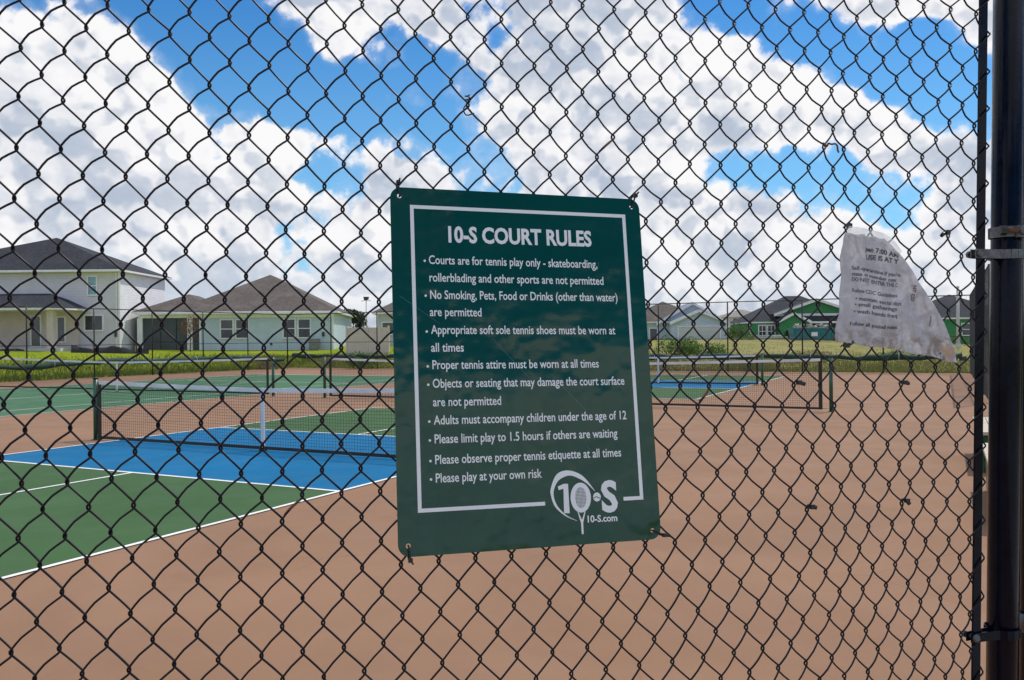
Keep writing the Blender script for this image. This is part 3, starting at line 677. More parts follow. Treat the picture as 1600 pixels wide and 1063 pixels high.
def tree(X, Dp, ht, cr_, m, label, n=1500, size=.14, trunk=.1, name='tree', low=.35):
    x, y = G(X, Dp); z = terr(x, y); root = empty(name, (x, y, z), label, 'tree')
    t = MB(); t.tube([(0, 0, -.2), (.05, .02, ht*.4), (-.03, 0, ht*.85)], [trunk, trunk*.7, trunk*.25], 8)
    b = MB(); nb = 14
    for i in range(nb):
        z0 = ht*random.uniform(low, .8); an = random.uniform(0, 6.28); l = cr_*random.uniform(.4, 1)*(1-.4*(z0/ht)); e = Vector((math.cos(an)*l, math.sin(an)*l, z0+random.uniform(.1, .3)*ht*.5))
        t.tube([(0, 0, z0-.1), e], [trunk*.35, trunk*.08], 5)
        leaves(b, e, (cr_*.38, cr_*.38, ht*.10+.15), n//nb, size)
    leaves(b, (0, 0, ht*.88), (cr_*.4, cr_*.4, ht*.12), n//8, size)
    t.build('trunk', M_bark, root); b.build('crown', m, root); return root
bush(8.9, 46, 2.2, 1.35, M_leaf, 'big green shrub hugging the right edge of the sign', 1600)
bush(10.6, 47, 2.4, .95, M_leaf, 'spreading green shrub right of the one against the sign edge', 1300)
bush(-8.1, 46, 1.6, 1.25, M_leaf, 'green shrub touching the left edge of the sign below the taupe house', 1100)
bush(-9.9, 50, 3.4, .75, M_dry, 'brownish weed clump in front of the beige vinyl fence', 1300, .06)
bush(24.2, 92, 2.6, 2.0, M_leaf, 'light green shrub between the blue garage and the green house', 900, .12)
bush(21.6, 80, 2.0, .8, M_leaf, 'low green shrub at the end of the white driveway', 500, .08)
for k_, (X_, D_, w__, h__, lb) in enumerate(((16.5, 47, 1.8, .5, 'low weed clump by the far fence under the blue garage'), (5.5, 60, 2.6, 1.0, 'green bush hidden partly by the sign edge, behind the far fence'), (21, 46, 2.2, .55, 'low weed clump at the far fence behind the net posts'),
        (26.5, 45, 1.6, .6, 'weed clump under the left part of the torn paper'), (-13.5, 47, 2.0, .5, 'dry weed clump on the lawn below the mint house air conditioner'), (36.5, 70, 3.0, 1.3, 'green bush between the dumpster and the white pole'))):
    bush(X_, D_, w__, h__, M_dry if k_ in (0, 4) else M_leaf, lb, 700, .06)
tree(-24.4, 64.5, 2.7, .85, M_rust, 'small tree with rusty brown leaves in front of the screened porch', 520, .07, .05, low=.4)
tree(-18.3, 98, 3.9, 1.7, M_pine, 'dark green tree behind the right end of the mint house', 1500, .2)
tree(33.5, 150, 5., 2.4, M_pine, 'dark round tree beyond the distant beige house', 900, .25)
# weedy grass along the outside of the far fences
def blades(name, pts, label, m):
    b = MB()
    for (x, y, hh) in pts:
        z = terr(x, y)-.01; an = random.uniform(0, 6.28); wx, wy = math.cos(an)*.018, math.sin(an)*.018; lx, ly = random.gauss(0, .3)*hh, random.gauss(0, .3)*hh
        n = len(b.v); b.v += [(x-wx, y-wy, z), (x+wx, y+wy, z), (x+lx, y+ly, z+hh)]; b.f.append((n, n+1, n+2)); b.sm.append(False)
    tag(b.build(name, m), label, 'grass', kind='stuff')
M_bl1 = leaf_mat('grass_blade', (.09, .14, .015), (.17, .21, .03)); M_bl2 = leaf_mat('field_blade', (.12, .15, .035), (.28, .26, .09))
pts = []
for _ in range(34000):
    d = random.expovariate(1/3.5)+.1
    pts.append((SX0-d, random.uniform(-12, 34), random.uniform(.05, .16)*(1+1.2*(mnoise.noise(Vector((d*.5, len(pts)*.0001, 0)))>.1))))
blades('grass_verge', pts, 'tufted green grass on the bank outside the left fence', M_bl1)
pts = []
for _ in range(52000):
    d = random.expovariate(1/4.)+.1; x = random.uniform(-30, 24)
    k = mnoise.noise(Vector((x*.35, d*.3, 3.)))
    pts.append((x, SY1+d, random.uniform(.06, .20)*(1+1.6*max(0, k)*2)))
blades('field_grass', pts, 'rough yellow-green grass outside the fence at the far end', M_bl2)

# ------------------------------------------------------------------ two box benches along the right side
M_wood = mat('pale_boards', (.48, .43, .34), .7, .12, 3, col2=(.50, .44, .34), v2scale=6)
def box_bench(y0, y1, label):
    r = empty('box_bench', (9.06, (y0+y1)/2, 0), label, 'bench', 0, 'box benches along the right side of the courts'); hl = (y1-y0)/2
    for k in range(4): MB().box(-.28+k*.142, -.28+k*.142+.134, -hl, hl, .42, .455).build('seat_board', M_wood, r)
    for s in (-1, 1):
        n = int(2*hl/.16)
        for k in range(n): y = -hl+.05+k*(2*hl-.1)/n; MB().box(s*.235-.012, s*.235+.012, y, y+.125, .03, .40).build('side_slat', M_post, r)
        for z in (.06, .34): MB().box(s*.21-.012, s*.21+.012, -hl+.04, hl-.04, z, z+.07).build('side_rail', M_post, r)
        for k in range(3): MB().box(-.20+k*.14, -.20+k*.14+.12, s*(hl-.04)-.012, s*(hl-.04)+.012, .03, .40).build('end_slat', M_post, r)
        for t in (-1, 1): MB().box(s*.19-.035, s*.19+.035, t*(hl-.1)-.035, t*(hl-.1)+.035, 0, .419).build('leg', M_post, r)
box_bench(1.62, 3.56, 'dark green slatted bench with pale board top, farther of two behind the thick post')
box_bench(-1.42, .58, 'dark green slatted bench with pale board top, nearer of two behind the thick post')
# measured knots of the wire fabric: column -> (first row, [(u, z) in 0.1 mm])
KN = {
-10: (-8,[(-8578,22944),(-8549,22112),(-8522,21297),(-8500,20499),(-8491,19713),(-8497,18934),(-8507,18154),(-8517,17377),(-8527,16614),(-8542,15852),(-8560,15082),(-8578,14312),(-8599,13546),(-8629,12780),(-8664,12009),(-8696,11231),(-8734,10451),(-8788,9675),(-8865,8909),(-8970,8162)]),
-9: (-7,[(-8247,22542),(-8219,21714),(-8195,20904),(-8181,20111),(-8181,19328),(-8192,18548),(-8202,17766),(-8212,16996),(-8225,16235),(-8242,15469),(-8261,14697),(-8282,13929),(-8308,13164),(-8341,12397),(-8373,11622),(-8404,10841),(-8446,10062),(-8509,9289),(-8598,8530),(-8719,7795)]),
-8: (-8,[(-7944,22978),(-7918,22139),(-7892,21315),(-7875,20512),(-7855,19727),(-7876,18957),(-7889,18157),(-7903,17372),(-7905,16613),(-7928,15865),(-7941,15076),(-7959,14304),(-7968,13547),(-8021,12782),(-8051,12010),(-8079,11231),(-8113,10451),(-8161,9674),(-8236,8905),(-8338,8155)]),
-7: (-7,[(-7617,22570),(-7591,21733),(-7571,20918),(-7563,20120),(-7565,19325),(-7578,18563),(-7587,17766),(-7595,16990),(-7606,16236),(-7625,15474),(-7650,14701),(-7676,13928),(-7703,13170),(-7728,12403),(-7763,11628),(-7785,10841),(-7824,10060),(-7882,9286),(-7969,8524),(-8085,7785)]),
-6: (-8,[(-7314,23008),(-7291,22160),(-7269,21330),(-7254,20512),(-7250,19731),(-7264,18941),(-7284,18168),(-7291,17392),(-7294,16622),(-7315,15868),(-7336,15085),(-7363,14314),(-7395,13549),(-7419,12791),(-7443,12008),(-7469,11229),(-7483,10451),(-7539,9670),(-7608,8900),(-7707,8146)]),
-5: (-7,[(-6990,22594),(-6968,21750),(-6953,20930),(-6944,20129),(-6953,19337),(-6964,18554),(-6971,17769),(-6986,17001),(-7001,16243),(-7023,15472),(-7053,14706),(-7082,13937),(-7108,13158),(-7124,12395),(-7148,11613),(-7174,10832),(-7205,10056),(-7258,9280),(-7340,8516),(-7452,7774)]),
-4: (-8,[(-6687,23033),(-6669,22179),(-6652,21344),(-6638,20525),(-6644,19726),(-6661,18935),(-6666,18151),(-6681,17379),(-6691,16619),(-6709,15863),(-6736,15085),(-6771,14309),(-6806,13547),(-6817,12783),(-6834,12015),(-6851,11225),(-6874,10448),(-6919,9664),(-6983,8892),(-7076,8137)]),
-3: (-7,[(-6367,22614),(-6352,21765),(-6341,20941),(-6331,20137),(-6350,19352),(-6361,18564),(-6367,17779),(-6383,17011),(-6392,16242),(-6416,15464),(-6454,14712),(-6483,13943),(-6514,13176),(-6518,12401),(-6537,11616),(-6557,10834),(-6588,10050),(-6637,9272),(-6712,8507),(-6819,7762)]),
-2: (-8,[(-6062,23054),(-6050,22195),(-6039,21357),(-6036,20527),(-6045,19744),(-6046,18950),(-6058,18157),(-6069,17377),(-6081,16624),(-6108,15865),(-6137,15078),(-6166,14325),(-6196,13555),(-6210,12773),(-6223,12010),(-6241,11224),(-6258,10430),(-6299,9657),(-6358,8884),(-6446,8126)]),
-1: (-7,[(-5745,22631),(-5737,21779),(-5729,20953),(-5720,20156),(-5730,19350),(-5744,18562),(-5761,17773),(-5778,17001),(-5791,16238),(-5832,15461),(-5849,14711),(-5876,13934),(-5896,13164),(-5908,12391),(-5927,11613),(-5938,10825),(-5970,10046),(-6014,9266),(-6084,8498),(-6185,7748)]),
0: (-8,[(-5437,23070),(-5431,22209),(-5426,21369),(-5426,20545),(-5421,19755),(-5432,18952),(-5444,18163),(-5467,17394),(-5486,16620),(-5516,15857),(-5543,15081),(-5564,14333),(-5587,13554),(-5599,12781),(-5614,12010),(-5629,11224),(-5645,10443),(-5679,9654),(-5733,8877),(-5814,8114)]),
1: (-7,[(-5123,22643),(-5120,21790),(-5115,20962),(-5116,20156),(-5124,19351),(-5130,18555),(-5147,17770),(-5176,17006),(-5196,16244),(-5233,15465),(-5244,14710),(-5266,13944),(-5291,13174),(-5302,12380),(-5315,11619),(-5329,10831),(-5352,10045),(-5390,9261),(-5454,8488),(-5549,7733)]),
2: (-8,[(-4812,23081),(-4810,22218),(-4808,21376),(-4810,20545),(-4811,19755),(-4826,18956),(-4837,18159),(-4861,17387),(-4884,16619),(-4910,15852),(-4936,15075),(-4955,14325),(-4982,13556),(-4991,12788),(-5004,12010),(-5015,11225),(-5028,10435),(-5057,9650),(-5105,8868),(-5180,8100)]),
3: (-7,[(-4500,22652),(-4498,21798),(-4496,20968),(-4498,20151),(-4509,19355),(-4522,18558),(-4543,17774),(-4565,17007),(-4585,16233),(-4623,15455),(-4641,14699),(-4659,13934),(-4682,13157),(-4693,12395),(-4707,11616),(-4714,10828),(-4732,10040),(-4765,9254),(-4823,8476),(-4911,7717)]),
4: (-8,[(-4187,23089),(-4187,22226),(-4184,21385),(-4188,20553),(-4188,19763),(-4202,18960),(-4217,18163),(-4245,17387),(-4273,16615),(-4300,15850),(-4325,15084),(-4345,14319),(-4364,13542),(-4379,12769),(-4393,12009),(-4401,11221),(-4410,10427),(-4435,9643),(-4475,8858),(-4544,8086)]),
5: (-7,[(-3875,22658),(-3872,21808),(-3871,20979),(-3875,20160),(-3890,19349),(-3910,18557),(-3932,17765),(-3961,17007),(-3979,16238),(-4009,15463),(-4035,14695),(-4054,13924),(-4068,13154),(-4081,12394),(-4091,11616),(-4101,10826),(-4108,10040),(-4138,9244),(-4189,8463),(-4271,7700)]),
6: (-8,[(-3560,23093),(-3562,22232),(-3559,21395),(-3558,20570),(-3564,19772),(-3586,18959),(-3609,18157),(-3641,17374),(-3673,16616),(-3695,15844),(-3720,15077),(-3738,14314),(-3758,13532),(-3774,12783),(-3783,12001),(-3790,11221),(-3801,10422),(-3812,9632),(-3845,8845),(-3907,8071)]),
7: (-7,[(-3249,22659),(-3249,21810),(-3250,20984),(-3247,20216),(-3270,19356),(-3299,18542),(-3328,17759),(-3354,17003),(-3378,16236),(-3402,15460),(-3423,14694),(-3446,13922),(-3461,13144),(-3469,12387),(-3479,11615),(-3488,10819),(-3490,10012),(-3513,9232),(-3555,8449),(-3629,7682)]),
8: (-8,[(-2932,23093),(-2938,22228),(-2940,21390),(-2946,20564),(-2946,19777),(-2971,18947),(-3006,18155),(-3038,17377),(-3067,16615),(-3093,15835),(-3116,15077),(-3141,14299),(-3156,13541),(-3167,12766),(-3173,12007),(-3180,11219),(-3180,10416),(-3190,9624),(-3215,8833),(-3268,8055)]),
9: (-7,[(-2623,22655),(-2629,21800),(-2640,20961),(-2640,20155),(-2661,19356),(-2688,18571),(-2717,17771),(-2747,16989),(-2772,16223),(-2800,15453),(-2822,14683),(-2842,13916),(-2854,13140),(-2859,12384),(-2872,11600),(-2870,10809),(-2872,10024),(-2886,9224),(-2920,8436),(-2985,7664)]),
10: (-8,[(-2302,23089),(-2314,22220),(-2323,21377),(-2331,20564),(-2338,19742),(-2365,18956),(-2395,18162),(-2427,17371),(-2441,16604),(-2483,15828),(-2516,15070),(-2529,14308),(-2548,13522),(-2554,12765),(-2561,11989),(-2568,11204),(-2563,10414),(-2565,9617),(-2583,8823),(-2627,8040)]),
11: (-7,[(-1995,22649),(-2008,21790),(-2019,20942),(-2030,20141),(-2048,19345),(-2069,18554),(-2103,17766),(-2134,16987),(-2164,16216),(-2195,15449),(-2219,14683),(-2237,13914),(-2249,13145),(-2255,12377),(-2256,11595),(-2251,10806),(-2250,10004),(-2258,9215),(-2283,8424),(-2339,7647)]),
12: (-8,[(-1670,23084),(-1690,22212),(-1704,21367),(-1727,20540),(-1736,19738),(-1753,18941),(-1781,18163),(-1813,17375),(-1844,16599),(-1876,15829),(-1905,15064),(-1926,14298),(-1940,13528),(-1948,12761),(-1952,11988),(-1951,11199),(-1942,10411),(-1941,9611),(-1951,8814),(-1986,8026)]),
13: (-7,[(-1366,22643),(-1385,21784),(-1402,20945),(-1412,20128),(-1433,19323),(-1452,18544),(-1491,17761),(-1524,16984),(-1556,16212),(-1589,15445),(-1614,14681),(-1632,13912),(-1642,13144),(-1646,12378),(-1639,11603),(-1639,10808),(-1630,10008),(-1630,9208),(-1646,8412),(-1693,7631)]),
14: (-8,[(-1037,23077),(-1063,22208),(-1081,21364),(-1101,20540),(-1113,19730),(-1138,18925),(-1174,18149),(-1204,17370),(-1238,16596),(-1271,15827),(-1301,15062),(-1322,14297),(-1336,13528),(-1341,12764),(-1340,11989),(-1332,11206),(-1329,10413),(-1316,9605),(-1319,8804),(-1344,8012)]),
15: (-7,[(-735,22639),(-759,21784),(-778,20941),(-795,20124),(-823,19330),(-842,18538),(-883,17756),(-919,16980),(-952,16210),(-984,15444),(-1010,14679),(-1028,13912),(-1036,13147),(-1036,12376),(-1027,11599),(-1023,10808),(-1009,9999),(-1000,9198),(-1009,8400),(-1046,7617)]),
16: (-8,[(-402,23070),(-433,22209),(-457,21369),(-477,20551),(-497,19732),(-519,18933),(-565,18140),(-600,17366),(-633,16593),(-664,15825),(-694,15060),(-716,14294),(-730,13527),(-732,12760),(-727,11981),(-719,11194),(-700,10393),(-688,9592),(-685,8790),(-702,7999)]),
17: (-7,[(-103,22636),(-132,21789),(-156,20954),(-175,20144),(-203,19343),(-239,18552),(-280,17756),(-316,16978),(-344,16207),(-374,15440),(-401,14675),(-420,13909),(-427,13141),(-425,12366),(-410,11585),(-399,10785),(-382,9987),(-370,9183),(-372,8386),(-401,7604)]),
18: (-8,[(235,23062),(197,22212),(169,21375),(136,20560),(108,19752),(76,18931),(23,18148),(2,17366),(-26,16591),(-53,15822),(-84,15056),(-107,14291),(-120,13523),(-122,12751),(-115,11969),(-97,11170),(-76,10372),(-64,9575),(-53,8779),(-62,7988)]),
19: (-7,[(531,22633),(497,21792),(469,20967),(442,20149),(401,19343),(361,18545),(325,17753),(290,16975),(268,16204),(237,15437),(209,14672),(190,13905),(182,13135),(185,12358),(197,11573),(219,10772),(238,9972),(257,9177),(262,8379),(242,7594)]),
20: (-8,[(872,23053),(829,22210),(799,21376),(775,20554),(734,19743),(698,18937),(650,18147),(611,17358),(585,16586),(559,15818),(528,15053),(503,14287),(489,13520),(487,12747),(496,11965),(513,11169),(530,10372),(557,9582),(576,8776),(575,7983)]),
21: (-7,[(1165,22627),(1129,21790),(1106,20959),(1071,20152),(1025,19329),(976,18512),(936,17740),(902,16965),(882,16200),(851,15435),(821,14670),(800,13903),(791,13134),(795,12358),(814,11580),(829,10783),(860,9982),(883,9177),(895,8377),(882,7589)]),
22: (-8,[(1509,23044),(1462,22205),(1420,21372),(1401,20546),(1356,19731),(1307,18917),(1254,18110),(1225,17345),(1204,16579),(1179,15817),(1146,15056),(1116,14290),(1097,13519),(1095,12748),(1105,11968),(1122,11176),(1154,10379),(1180,9581),(1204,8776),(1210,7980)]),
23: (-7,[(1802,22621),(1762,21785),(1735,20968),(1691,20143),(1642,19337),(1584,18522),(1552,17731),(1527,16960),(1506,16198),(1475,15440),(1440,14680),(1408,13909),(1394,13134),(1400,12359),(1421,11583),(1450,10780),(1477,9977),(1507,9177),(1524,8377),(1518,7587)]),
24: (-8,[(2150,23035),(2100,22200),(2056,21370),(2029,20545),(1980,19718),(1922,18916),(1877,18117),(1854,17345),(1833,16580),(1801,15819),(1766,15064),(1727,14300),(1698,13524),(1693,12747),(1708,11968),(1733,11178),(1771,10378),(1797,9581),(1830,8776),(1840,7980)]),
25: (-7,[(2444,22614),(2400,21781),(2370,20948),(2323,20124),(2259,19304),(2204,18512),(2182,17731),(2160,16964),(2128,16198),(2091,15441),(2050,14685),(2012,13915),(1993,13135),(1996,12358),(2023,11578),(2053,10790),(2099,9986),(2128,9177),(2151,8376),(2148,7589)]),
26: (-8,[(2792,23026),(2740,22195),(2705,21373),(2664,20540),(2601,19714),(2540,18909),(2497,18099),(2492,17353),(2447,16578),(2414,15808),(2392,15077),(2331,14302),(2304,13525),(2293,12746),(2301,11966),(2334,11169),(2379,10380),(2425,9571),(2451,8775),(2465,7981)]),
27: (-7,[(3084,22607),(3038,21778),(2997,20965),(2957,20124),(2890,19302),(2826,18503),(2824,17731),(2793,16981),(2757,16196),(2716,15439),(2652,14691),(2603,13916),(2596,13132),(2587,12357),(2599,11579),(2639,10780),(2695,9980),(2740,9177),(2769,8378),(2769,7595)]),
28: (-8,[(3433,23016),(3378,22191),(3332,21364),(3295,20544),(3235,19715),(3186,18899),(3153,18113),(3128,17361),(3077,16575),(3030,15809),(2968,15072),(2930,14317),(2914,13514),(2888,12742),(2888,11970),(2904,11177),(2966,10378),(3027,9573),(3061,8780),(3079,7989)]),
29: (-7,[(3721,22600),(3674,21775),(3645,20953),(3598,20120),(3534,19285),(3478,18489),(3464,17743),(3415,16979),(3358,16193),(3304,15447),(3238,14682),(3249,13926),(3227,13135),(3210,12360),(3196,11580),(3225,10778),(3294,9993),(3350,9178),(3375,8390),(3378,7609)]),
30: (-8,[(4064,22998),(4008,22180),(3960,21370),(3928,20544),(3889,19711),(3822,18892),(3780,18095),(3745,17354),(3685,16576),(3637,15810),(3552,15059),(3512,14305),(3571,13506),(3535,12741),(3516,11969),(3511,11178),(3572,10387),(3635,9587),(3661,8795),(3680,8006)]),
31: (-7,[(4339,22573),(4293,21756),(4253,20938),(4223,20102),(4178,19300),(4131,18500),(4086,17742),(4029,16979),(3960,16197),(3901,15444),(3818,14676),(3848,13910),(3862,13117),(3843,12345),(3826,11572),(3851,10786),(3912,9995),(3930,9209),(3976,8404),(3983,7623)]),
32: (-8,[(4669,22957),(4613,22143),(4577,21331),(4549,20518),(4517,19708),(4472,18908),(4418,18126),(4363,17361),(4309,16583),(4228,15810),(4143,15048),(4130,14298),(4145,13500),(4142,12723),(4132,11960),(4144,11180),(4203,10387),(4234,9591),(4271,8800),(4291,8012)]),
33: (-7,[(4931,22523),(4889,21715),(4866,20912),(4850,20110),(4821,19311),(4767,18520),(4702,17747),(4630,16969),(4560,16193),(4486,15423),(4399,14666),(4440,13903),(4443,13117),(4452,12338),(4453,11555),(4490,10783),(4546,9989),(4555,9194),(4596,8403),(4604,7621)]),
34: (-8,[(5254,22905),(5200,22097),(5157,21290),(5162,20498),(5158,19713),(5122,18918),(5048,18130),(4953,17345),(4885,16566),(4821,15810),(4740,15041),(4720,14284),(4744,13514),(4748,12717),(4767,11943),(4797,11164),(4835,10383),(4865,9586),(4899,8794),(4918,8009)]),
35: (-7,[(5514,22478),(5455,21669),(5454,20888),(5471,20103),(5456,19311),(5400,18521),(5311,17737),(5227,16955),(5159,16177),(5094,15427),(5025,14662),(5044,13892),(5056,13101),(5077,12329),(5112,11550),(5145,10762),(5179,9975),(5195,9177),(5228,8396),(5237,7612)]),
36: (-8,[(5832,22854),(5783,22060),(5746,21272),(5752,20487),(5765,19695),(5737,18906),(5661,18120),(5576,17343),(5495,16572),(5427,15799),(5349,15027),(5339,14269),(5344,13495),(5381,12712),(5427,11942),(5442,11149),(5482,10365),(5508,9576),(5511,8813),(5553,7995)]),
37: (-7,[(6089,22434),(6051,21641),(6037,20867),(6052,20088),(6061,19299),(6011,18516),(5916,17727),(5838,16950),(5769,16180),(5683,15427),(5653,14643),(5635,13880),(5668,13097),(5707,12322),(5742,11541),(5788,10750),(5820,9960),(5837,9165),(5863,8375),(5875,7588)]),
38: (-8,[(6398,22801),(6351,22020),(6332,21247),(6332,20482),(6352,19706),(6366,18940),(6272,18121),(6180,17340),(6095,16570),(6027,15811),(5942,15020),(5947,14253),(5967,13482),(5986,12696),(6023,11923),(6067,11136),(6112,10353),(6135,9551),(6143,8769),(6191,7964)]),
39: (-7,[(6650,22386),(6601,21595),(6584,20850),(6578,20083),(6578,19311),(6542,18510),(6489,17726),(6412,16942),(6356,16183),(6286,15432),(6238,14629),(6246,13853),(6273,13079),(6286,12305),(6336,11515),(6393,10729),(6435,9942),(6450,9145),(6498,8341),(6515,7552)]),
40: (-8,[(6954,22749),(6908,21976),(6878,21185),(6833,20441),(6810,19677),(6794,18910),(6776,18123),(6764,17345),(6693,16562),(6629,15795),(6589,15020),(6577,14237),(6583,13458),(6565,12688),(6600,11897),(6670,11110),(6720,10317),(6758,9517),(6774,8727),(6829,7926)]),
41: (-7,[(7209,22342),(7166,21572),(7130,20769),(7095,20021),(7038,19255),(7012,18513),(7048,17720),(7012,16943),(6962,16173),(6918,15404),(6891,14639),(6908,13841),(6865,13068),(6865,12273),(6931,11493),(7000,10692),(7037,9912),(7066,9114),(7137,8304),(7156,7517)]),
42: (-8,[(7516,22705),(7473,21940),(7449,21171),(7414,20391),(7362,19642),(7322,18877),(7317,18093),(7320,17326),(7285,16547),(7248,15783),(7231,15011),(7229,14220),(7209,13432),(7188,12662),(7213,11868),(7273,11074),(7340,10300),(7361,9496),(7440,8681),(7472,7891)]),
43: (-7,[(7778,22307),(7744,21538),(7720,20768),(7686,20012),(7648,19242),(7610,18472),(7610,17691),(7594,16919),(7572,16149),(7559,15391),(7535,14642),(7536,13820),(7515,13046),(7510,12256),(7556,11477),(7608,10673),(7645,9884),(7721,9080),(7774,8271),(7789,7492)]),
44: (-8,[(8086,22666),(8047,21914),(8029,21151),(8000,20387),(7972,19619),(7929,18844),(7919,18055),(7896,17286),(7887,16517),(7877,15756),(7869,14993),(7906,14221),(7827,13405),(7796,12634),(7831,11852),(7880,11070),(7940,10263),(8014,9457),(8063,8642),(8091,7870)]),
45: (-7,[(8359,22274),(8336,21514),(8316,20757),(8295,19989),(8259,19213),(8231,18442),(8222,17668),(8202,16879),(8190,16119),(8185,15361),(8174,14601),(8157,13797),(8096,13017),(8064,12243),(8128,11457),(8188,10653),(8275,9854),(8337,9052),(8392,8263),(8372,7490)]),
46: (-8,[(8674,22632),(8642,21888),(8618,21122),(8617,20357),(8596,19597),(8554,18819),(8530,18031),(8521,17264),(8512,16485),(8496,15722),(8488,14958),(8485,14171),(8421,13379),(8368,12629),(8395,11838),(8445,11052),(8510,10253),(8583,9438),(8640,8641),(8651,7870)]),
47: (-7,[(8962,22248),(8939,21489),(8928,20727),(8952,19968),(8886,19191),(8850,18405),(8845,17636),(8833,16854),(8812,16097),(8802,15322),(8783,14549),(8751,13763),(8702,12986),(8687,12218),(8732,11433),(8780,10636),(8825,9846),(8877,9046),(8931,8242),(8890,7507)]),
48: (-8,[(9289,22607),(9277,21880),(9257,21104),(9234,20324),(9213,19558),(9165,18775),(9162,18006),(9150,17236),(9147,16455),(9132,15674),(9102,14916),(9108,14142),(9055,13355),(8999,12593),(9031,11805),(9068,11019),(9080,10237),(9103,9430),(9153,8632),(9146,7890)]),
49: (-7,[(9595,22228),(9584,21481),(9561,20701),(9544,19934),(9510,19152),(9497,18377),(9489,17601),(9479,16821),(9449,16044),(9433,15295),(9390,14506),(9353,13738),(9302,12943),(9313,12190),(9343,11402),(9348,10627),(9353,9831),(9364,9039),(9394,8272),(9347,7548)]),
50: (-8,[(9938,22588),(9918,21847),(9895,21069),(9868,20298),(9839,19524),(9814,18750),(9805,17962),(9807,17186),(9769,16389),(9743,15633),(9711,14866),(9664,14089),(9615,13308),(9627,12561),(9619,11760),(9612,10984),(9620,10210),(9598,9435),(9622,8666),(9588,7928)]),
}
# ------------------------------------------------------------------ the near fence
FO = Vector((7.83395, -7.66494, 0)); FA = .75978
FE = Vector((math.cos(FA), math.sin(FA), 0)); FN = Vector((-FE.y, FE.x, 0))
SIGN_Z = 1.4736; UB, WB = .9922, .0264
LEAN = .0260
def w_of(u, z):                     # how far the slack wire fabric bows away from the fence line
    wl = .151*.62*math.tanh((z-SIGN_Z)/.62) + .013
    s = sst((u-.35)/(UB-.02-.35)); return wl*(1-s) + WB*s
def FP(u, z, w): return FO + FE*u + FN*w + Vector((0, 0, z))
ZT = 3.02
def knots_column(i):
    """(j -> (u, z)) for one column of knots, from the ground to the top rail"""
    i0 = max(-10, min(50, i)); j0, l = KN[i0]
    if (i-i0) % 2: i0 = i0+1 if i < i0 else i0-1; j0, l = KN[i0]
    col = {j0+2*k: (a/1e4 + (i-i0)*.0312, b/1e4) for k, (a, b) in enumerate(l)}
    js = sorted(col); top = col[js[0]]; bot = col[js[-1]]
    j = js[0]; u, z = top
    while z < ZT: j -= 2; z += .0795; u += .0; col[j] = (u, z)
    j = js[-1]; u, z = bot
    while z > .07: j += 2; z -= .0795; col[j] = (u, z)
    return col
cf_ = bpy.data.objects.new('near_fence', None); COL.objects.link(cf_); cf_.location = FP(0, 0, 0)
cf_.rotation_euler = (0, 0, FA)
tag(cf_, 'black vinyl chain-link fence right in front of the viewer, carrying the green sign', 'fence')
# fence-local coordinates are (u, w, z)
E_, A_, DL, RW = .0022, .0034, .0062, .00172
cols = {i: knots_column(i) for i in range(-56, 51)}
last = {}
for (j, (u, z)) in cols[49].items():                 # the end column hooks round the tension bar
    last[j] = (UB + (z-1.51)*LEAN + .0125, z)
cols[51] = last
M_wire = mat('black_wire', (.0055, .0050, .0110), .42, .15, 15, rvar=.04, spec=.30)
STRANDS = []
for wi in range(-56, 51):
    L, Rr = cols[wi], cols[wi+1]
    js = [j for j in list(L)+list(Rr)]
    seq = []
    for j in sorted(set(js)):
        src = L if (wi+j) % 2 == 0 else Rr
        if j in src: seq.append((j, src is Rr, src[j]))
    # keep the longest alternating run
    run = [seq[0]]
    for s in seq[1:]:
        if s[0] == run[-1][0]+1 and s[1] != run[-1][1]: run.append(s)
        elif len(run) < 10: run = [s]
        else: break
    P = []; fine = []
    for k, (j, right, (u, z)) in enumerate(run):
        wv = w_of(u, z); sg = 1 if right else -1
        fl = min(1, max(0, (.55-u)/1.3)); e, dl, aa = .0024-.0010*fl, DL, A_
        if wi == 50 and right:       # wrap round the bar, knuckle bulging in front of it
            e, aa, dl = .001, .0075, .007
        fa = aa if right else -aa    # coming in: right knots arrive along the back strand
        rnd = mnoise.noise(Vector((wi*.7, j*.7, 0)))*.0006
        P += [(u-sg*.0016, wv+fa*.95, z+dl), (u+sg*(e+rnd), wv+fa*.25, z+dl*.35), (u+sg*(e+rnd), wv-fa*.25, z-dl*.35), (u-sg*.0016, wv-fa*.95, z-dl)]
        if k+1 < len(run):
            _, r2, (u2, z2) = run[k+1]
            um, zm = (u+u2)/2, (z+z2)/2; wm = (wv+w_of(u2, z2))/2
            # flattened-spiral strands bow slightly: front strands forward, back strands away
            front = right; fl = min(1, max(0, (.7-um)/1.3)); bow = -.0062 if front else .0078-.0035*fl
            P.append((um-(.0019*fl if front else 0), wm+bow, zm+(.0017*fl if front else -.0008*(1-fl))))
            if front: STRANDS.append((um, zm, (P[-2], P[-1], (u2+.0016, wv-.0032, z2+DL))))
    near = wi > -14
    pts = cat_rom(P, 2 if near else 1)
    MB().tube(pts, RW, 6 if near else 4, caps=True).build('wire', M_wire, cf_)
# bare rusty stretches of wire
M_rusty = mat('rusty_wire', (.16, .07, .04), .85, .4, 300, bump=.4, bscale=900)
def between(u, z):
    s = min(STRANDS, key=lambda q: (q[0]-u)**2+(q[1]-z)**2)[2]; return cat_rom([tuple(p) for p in s], 4)[1:8]
